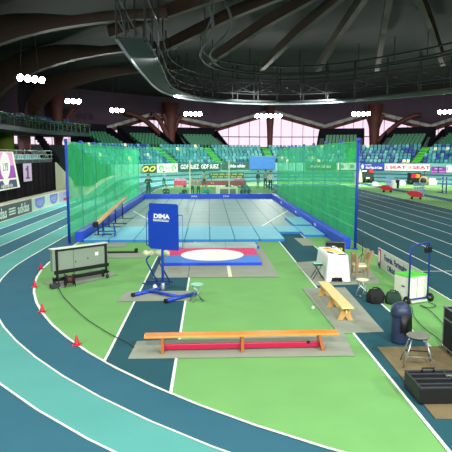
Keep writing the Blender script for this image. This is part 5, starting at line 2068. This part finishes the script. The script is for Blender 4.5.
# dark stair flight beyond the terrace
mb = MB()
for i in range(10):
    mb.box((-19.0 + i * 0.28 * 0.6, 63.5 + i * 0.1, 5.4 - i * 0.28), (0.5, 1.4, 0.5), 0)
mb.box((-18.2, 62.9, 3.2), (0.1, 0.1, 4))
struct(mb.build('stair_slab', 'stand_dark'))

# ------------------------------------------------------------------ lighting catwalk hung from the roof
ringpts = [(-4.6, 30), (-4.7, 36), (-4.7, 43), (-4.6, 50), (-4.0, 55), (-2.3, 60), (0.5, 63.2), (4.0, 65.2), (8, 65.8), (12, 64.8), (16, 62), (20, 57.5), (23.2, 53), (26, 46), (27, 40), (27, 30)]


def smooth_path(pts, per=6):
    v = [Vector((p[0], p[1], 0)) for p in pts]
    out = []
    for i in range(len(v) - 1):
        a, b, c, d_ = v[max(i - 1, 0)], v[i], v[i + 1], v[min(i + 2, len(v) - 1)]
        for k in range(per):
            t = k / per
            out.append(0.5 * ((2 * b) + (c - a) * t + (2 * a - 5 * b + 4 * c - d_) * t * t + (3 * b - a - 3 * c + d_) * t ** 3))
    out.append(v[-1])
    return out


sp = smooth_path(ringpts)
ctr = Vector((11.5, 38, 0))
ZC = 9.4
root = thing('lighting_catwalk', 'dark ring shaped lighting catwalk hung under the roof', 'catwalk', (0, 0, 0))


def off(p, d):
    n_ = (ctr - p).normalized()
    return p + n_ * d


mb = MB()
sweep(mb, [off(p, 0.6) + Vector((0, 0, ZC + 0.1)) for p in sp], 1.5, 0.1)
mb.build('walkway', 'truss', root)
for d_, zs in ((-0.15, (0.0, 1.1, 2.4)), (1.4, (0.2, 1.2, 2.6))):
    for z in zs:
        mb = MB(); mb.tube([off(p, d_) + Vector((0, 0, ZC + z)) for p in sp], 0.09 if z < 0.3 else 0.05, 6)
        mb.build('rail_bar', 'truss_pale' if z in (0.0,) else 'truss', root)
for i in range(0, len(sp), 4):
    for d_ in (-0.15, 1.4):
        p = off(sp[i], d_)
        mb = MB(); mb.tube([(p.x, p.y, ZC), (p.x, p.y, ZC + 4.2)], 0.05, 6); mb.build('hanger', 'truss', root)
mb = MB()
for i in range(0, len(sp) - 4, 4):
    a, b = off(sp[i], -0.15), off(sp[i + 4], -0.15)
    mb.tube([(a.x, a.y, ZC + 1.1), (b.x, b.y, ZC + 2.4)], 0.035, 5)
    mb.tube([(a.x, a.y, ZC + 2.4), (b.x, b.y, ZC + 1.1)], 0.035, 5)
mb.build('truss_lattice', 'truss', root)
# a second, higher inner ring
root = thing('inner_catwalk', 'narrow inner truss ring above the lighting catwalk', 'truss', (0, 0, 0))
for z, d_ in ((12.0, 5), (12.9, 5), (12.0, 6.2)):
    mb = MB(); mb.tube([off(p, d_) + Vector((0, 0, z)) for p in sp], 0.09, 6); mb.build('rail_bar', 'truss', root)
for i in range(0, len(sp), 5):
    p = off(sp[i], 5)
    mb = MB(); mb.tube([(p.x, p.y, 12.0), (p.x, p.y, 14.6)], 0.04, 6); mb.build('hanger', 'truss', root)

# ------------------------------------------------------------------ floodlights
def cluster(px, py, z, nl, label, seen=True, loc=None, spread=0.6, power=0):
    if loc is None:
        d_ = ray(px, py)
        t = (z - CAM_H) / d_.z
        loc = Vector((d_.x * t, d_.y * t, z))
    face = Vector((6 - loc.x, 26 - loc.y, 0)); yaw = math.atan2(face.y, face.x) + PI / 2
    root = thing('floodlight_bar', label, 'floodlight', loc, yaw, 'floodlight bars under the roof')
    w = spread * (nl - 1) + 0.4
    mb = MB(); mb.box((0, 0.1, 0.18), (w, 0.1, 0.1)); mb.build('bar', 'dark_grey', root)
    for k in range(nl):
        x = -spread * (nl - 1) / 2 + spread * k
        mx = Matrix.Translation((x, 0, 0)) @ Matrix.Rotation(R(-35), 4, 'X')
        mb = MB()
        mb.lathe([(0.06, 0.16), (0.16, 0.10), (0.27, -0.05), (0.28, -0.08), (0.26, -0.08), (0.001, -0.06)], 14, mx=Matrix.Translation((x, 0, 0)) @ Matrix.Rotation(R(-72), 4, 'X'))
        hd = mb.build('lamp_head', 'dark_grey', root)
        mb = MB()
        mb.lathe([(0.001, -0.085), (0.255, -0.085), (0.255, -0.07), (0.001, -0.07)], 14, mx=Matrix.Translation((x, 0, 0)) @ Matrix.Rotation(R(-72), 4, 'X'))
        mb.build('lens', 'lamp', hd)
    for s in (-1, 1):
        mb = MB(); mb.tube([(s * w * 0.35, 0.1, 0.2), (s * w * 0.2, 0.1, ceil_z(loc.x, loc.y) - 0.25 - loc.z)], 0.02, 5); mb.build('suspension_cable', 'truss', root)
    return root, loc


FL = [(32.5, 79.5, 9.3, 4, 'floodlight bar hung among the big timber arches over the balcony'),
      (74, 101.5, 9.2, 3, 'floodlight bar on long cables in front of the balcony end'),
      (117.5, 110.5, 9.0, 3, 'floodlight bar above the dark corner between balcony and tree column'),
      (193, 114.0, 8.7, 4, 'floodlight bar next to the first timber tree column'),
      (268, 116, 8.6, 6, 'widest floodlight bar, before the big central window'),
      (360, 114, 8.8, 4, 'floodlight bar next to the second timber tree column'),
      (446, 112, 9.0, 4, 'floodlight bar on splayed cables above the last raised stand block')]
LIGHT_P = 1.0


def spot(loc, target, power, size=0.35, ang=120, col=(1.0, 1.0, 0.96)):  # serves the built floodlight bars and the added fill spots
    l = bpy.data.lights.new('floodlight_or_fill', 'SPOT')
    l.energy = power
    l.spot_size = R(ang)
    l.spot_blend = 0.6
    l.shadow_soft_size = size
    l.color = col
    o = bpy.data.objects.new('floodlight_or_fill', l)
    C.objects.link(o)
    o.location = loc
    d_ = Vector(target) - Vector(loc)
    o.rotation_euler = d_.to_track_quat('-Z', 'Y').to_euler()
    return o


for px, py, z, nl, lab in FL:
    rt, loc = cluster(px, py, z, nl, lab)
    f = Vector((6 - loc.x, 30 - loc.y, 0)).normalized()
    spot(loc + f * 0.35 - Vector((0, 0, 0.25)), (4 + loc.x * 0.4, loc.y * 0.6, 0), 3000 * nl / 4)

# bare spots for unseen bars assumed round the near half of the ring
for x, y in ((-9, 22), (-3, 12), (4, 6), (11, 10), (18, 18), (22, 30), (3, 24), (8, 34), (-3, 36)):
    spot((x, y, 12.2), (x * 0.8 + 0.6, y + 3, 0), 1500, 0.4, 140)
for x in (-10, 0, 10, 20):  # added fill from behind the camera for upright faces, no fittings
    spot((x, -8, 11.5), (x * 0.6 + 3, 22, 0), 9500, 0.4, 110)
for x, y, tx in ((-3, 57, -8), (5, 61, 2), (13, 61, 13), (21, 57, 22), (26, 50, 32)):  # added fill to brighten the far stands and bend, no bars here
    spot((x, y, 9.2), (tx, 76, 1.5), 8000, 0.3, 125)
spot((-3, 36, 9.2), (-17, 46, 3.0), 1500, 0.3, 110)  # added fill aimed at the drape and terrace side
for y in (30, 42):  # added fill to brighten the side track and the net beside it
    spot((-8.5, y, 11.0), (-8.0, y + 4, 0), 3000, 0.4, 120)
spot((18, 44, 11.0), (20, 54, 0), 3000, 0.4, 120)  # bare spot over the far grass, no bar built here

# ------------------------------------------------------------------ world and view
w = bpy.data.worlds.new('sky')
bpy.context.scene.world = w
w.use_nodes = True
bg = w.node_tree.nodes['Background']
bg.inputs['Color'].default_value = (1.0, 0.9, 0.97, 1)
bg.inputs['Strength'].default_value = 1.25
sc = bpy.context.scene
sc.view_settings.view_transform = 'Standard'
sc.view_settings.look = 'None'
sc.view_settings.exposure = 0.0
sc.view_settings.gamma = 1.0
sc.view_settings.use_curve_mapping = False
sc.cycles.max_bounces = 8
sc.cycles.transparent_max_bounces = 24
sc.cycles.use_denoising = True
sc.cycles.sample_clamp_indirect = 4.0
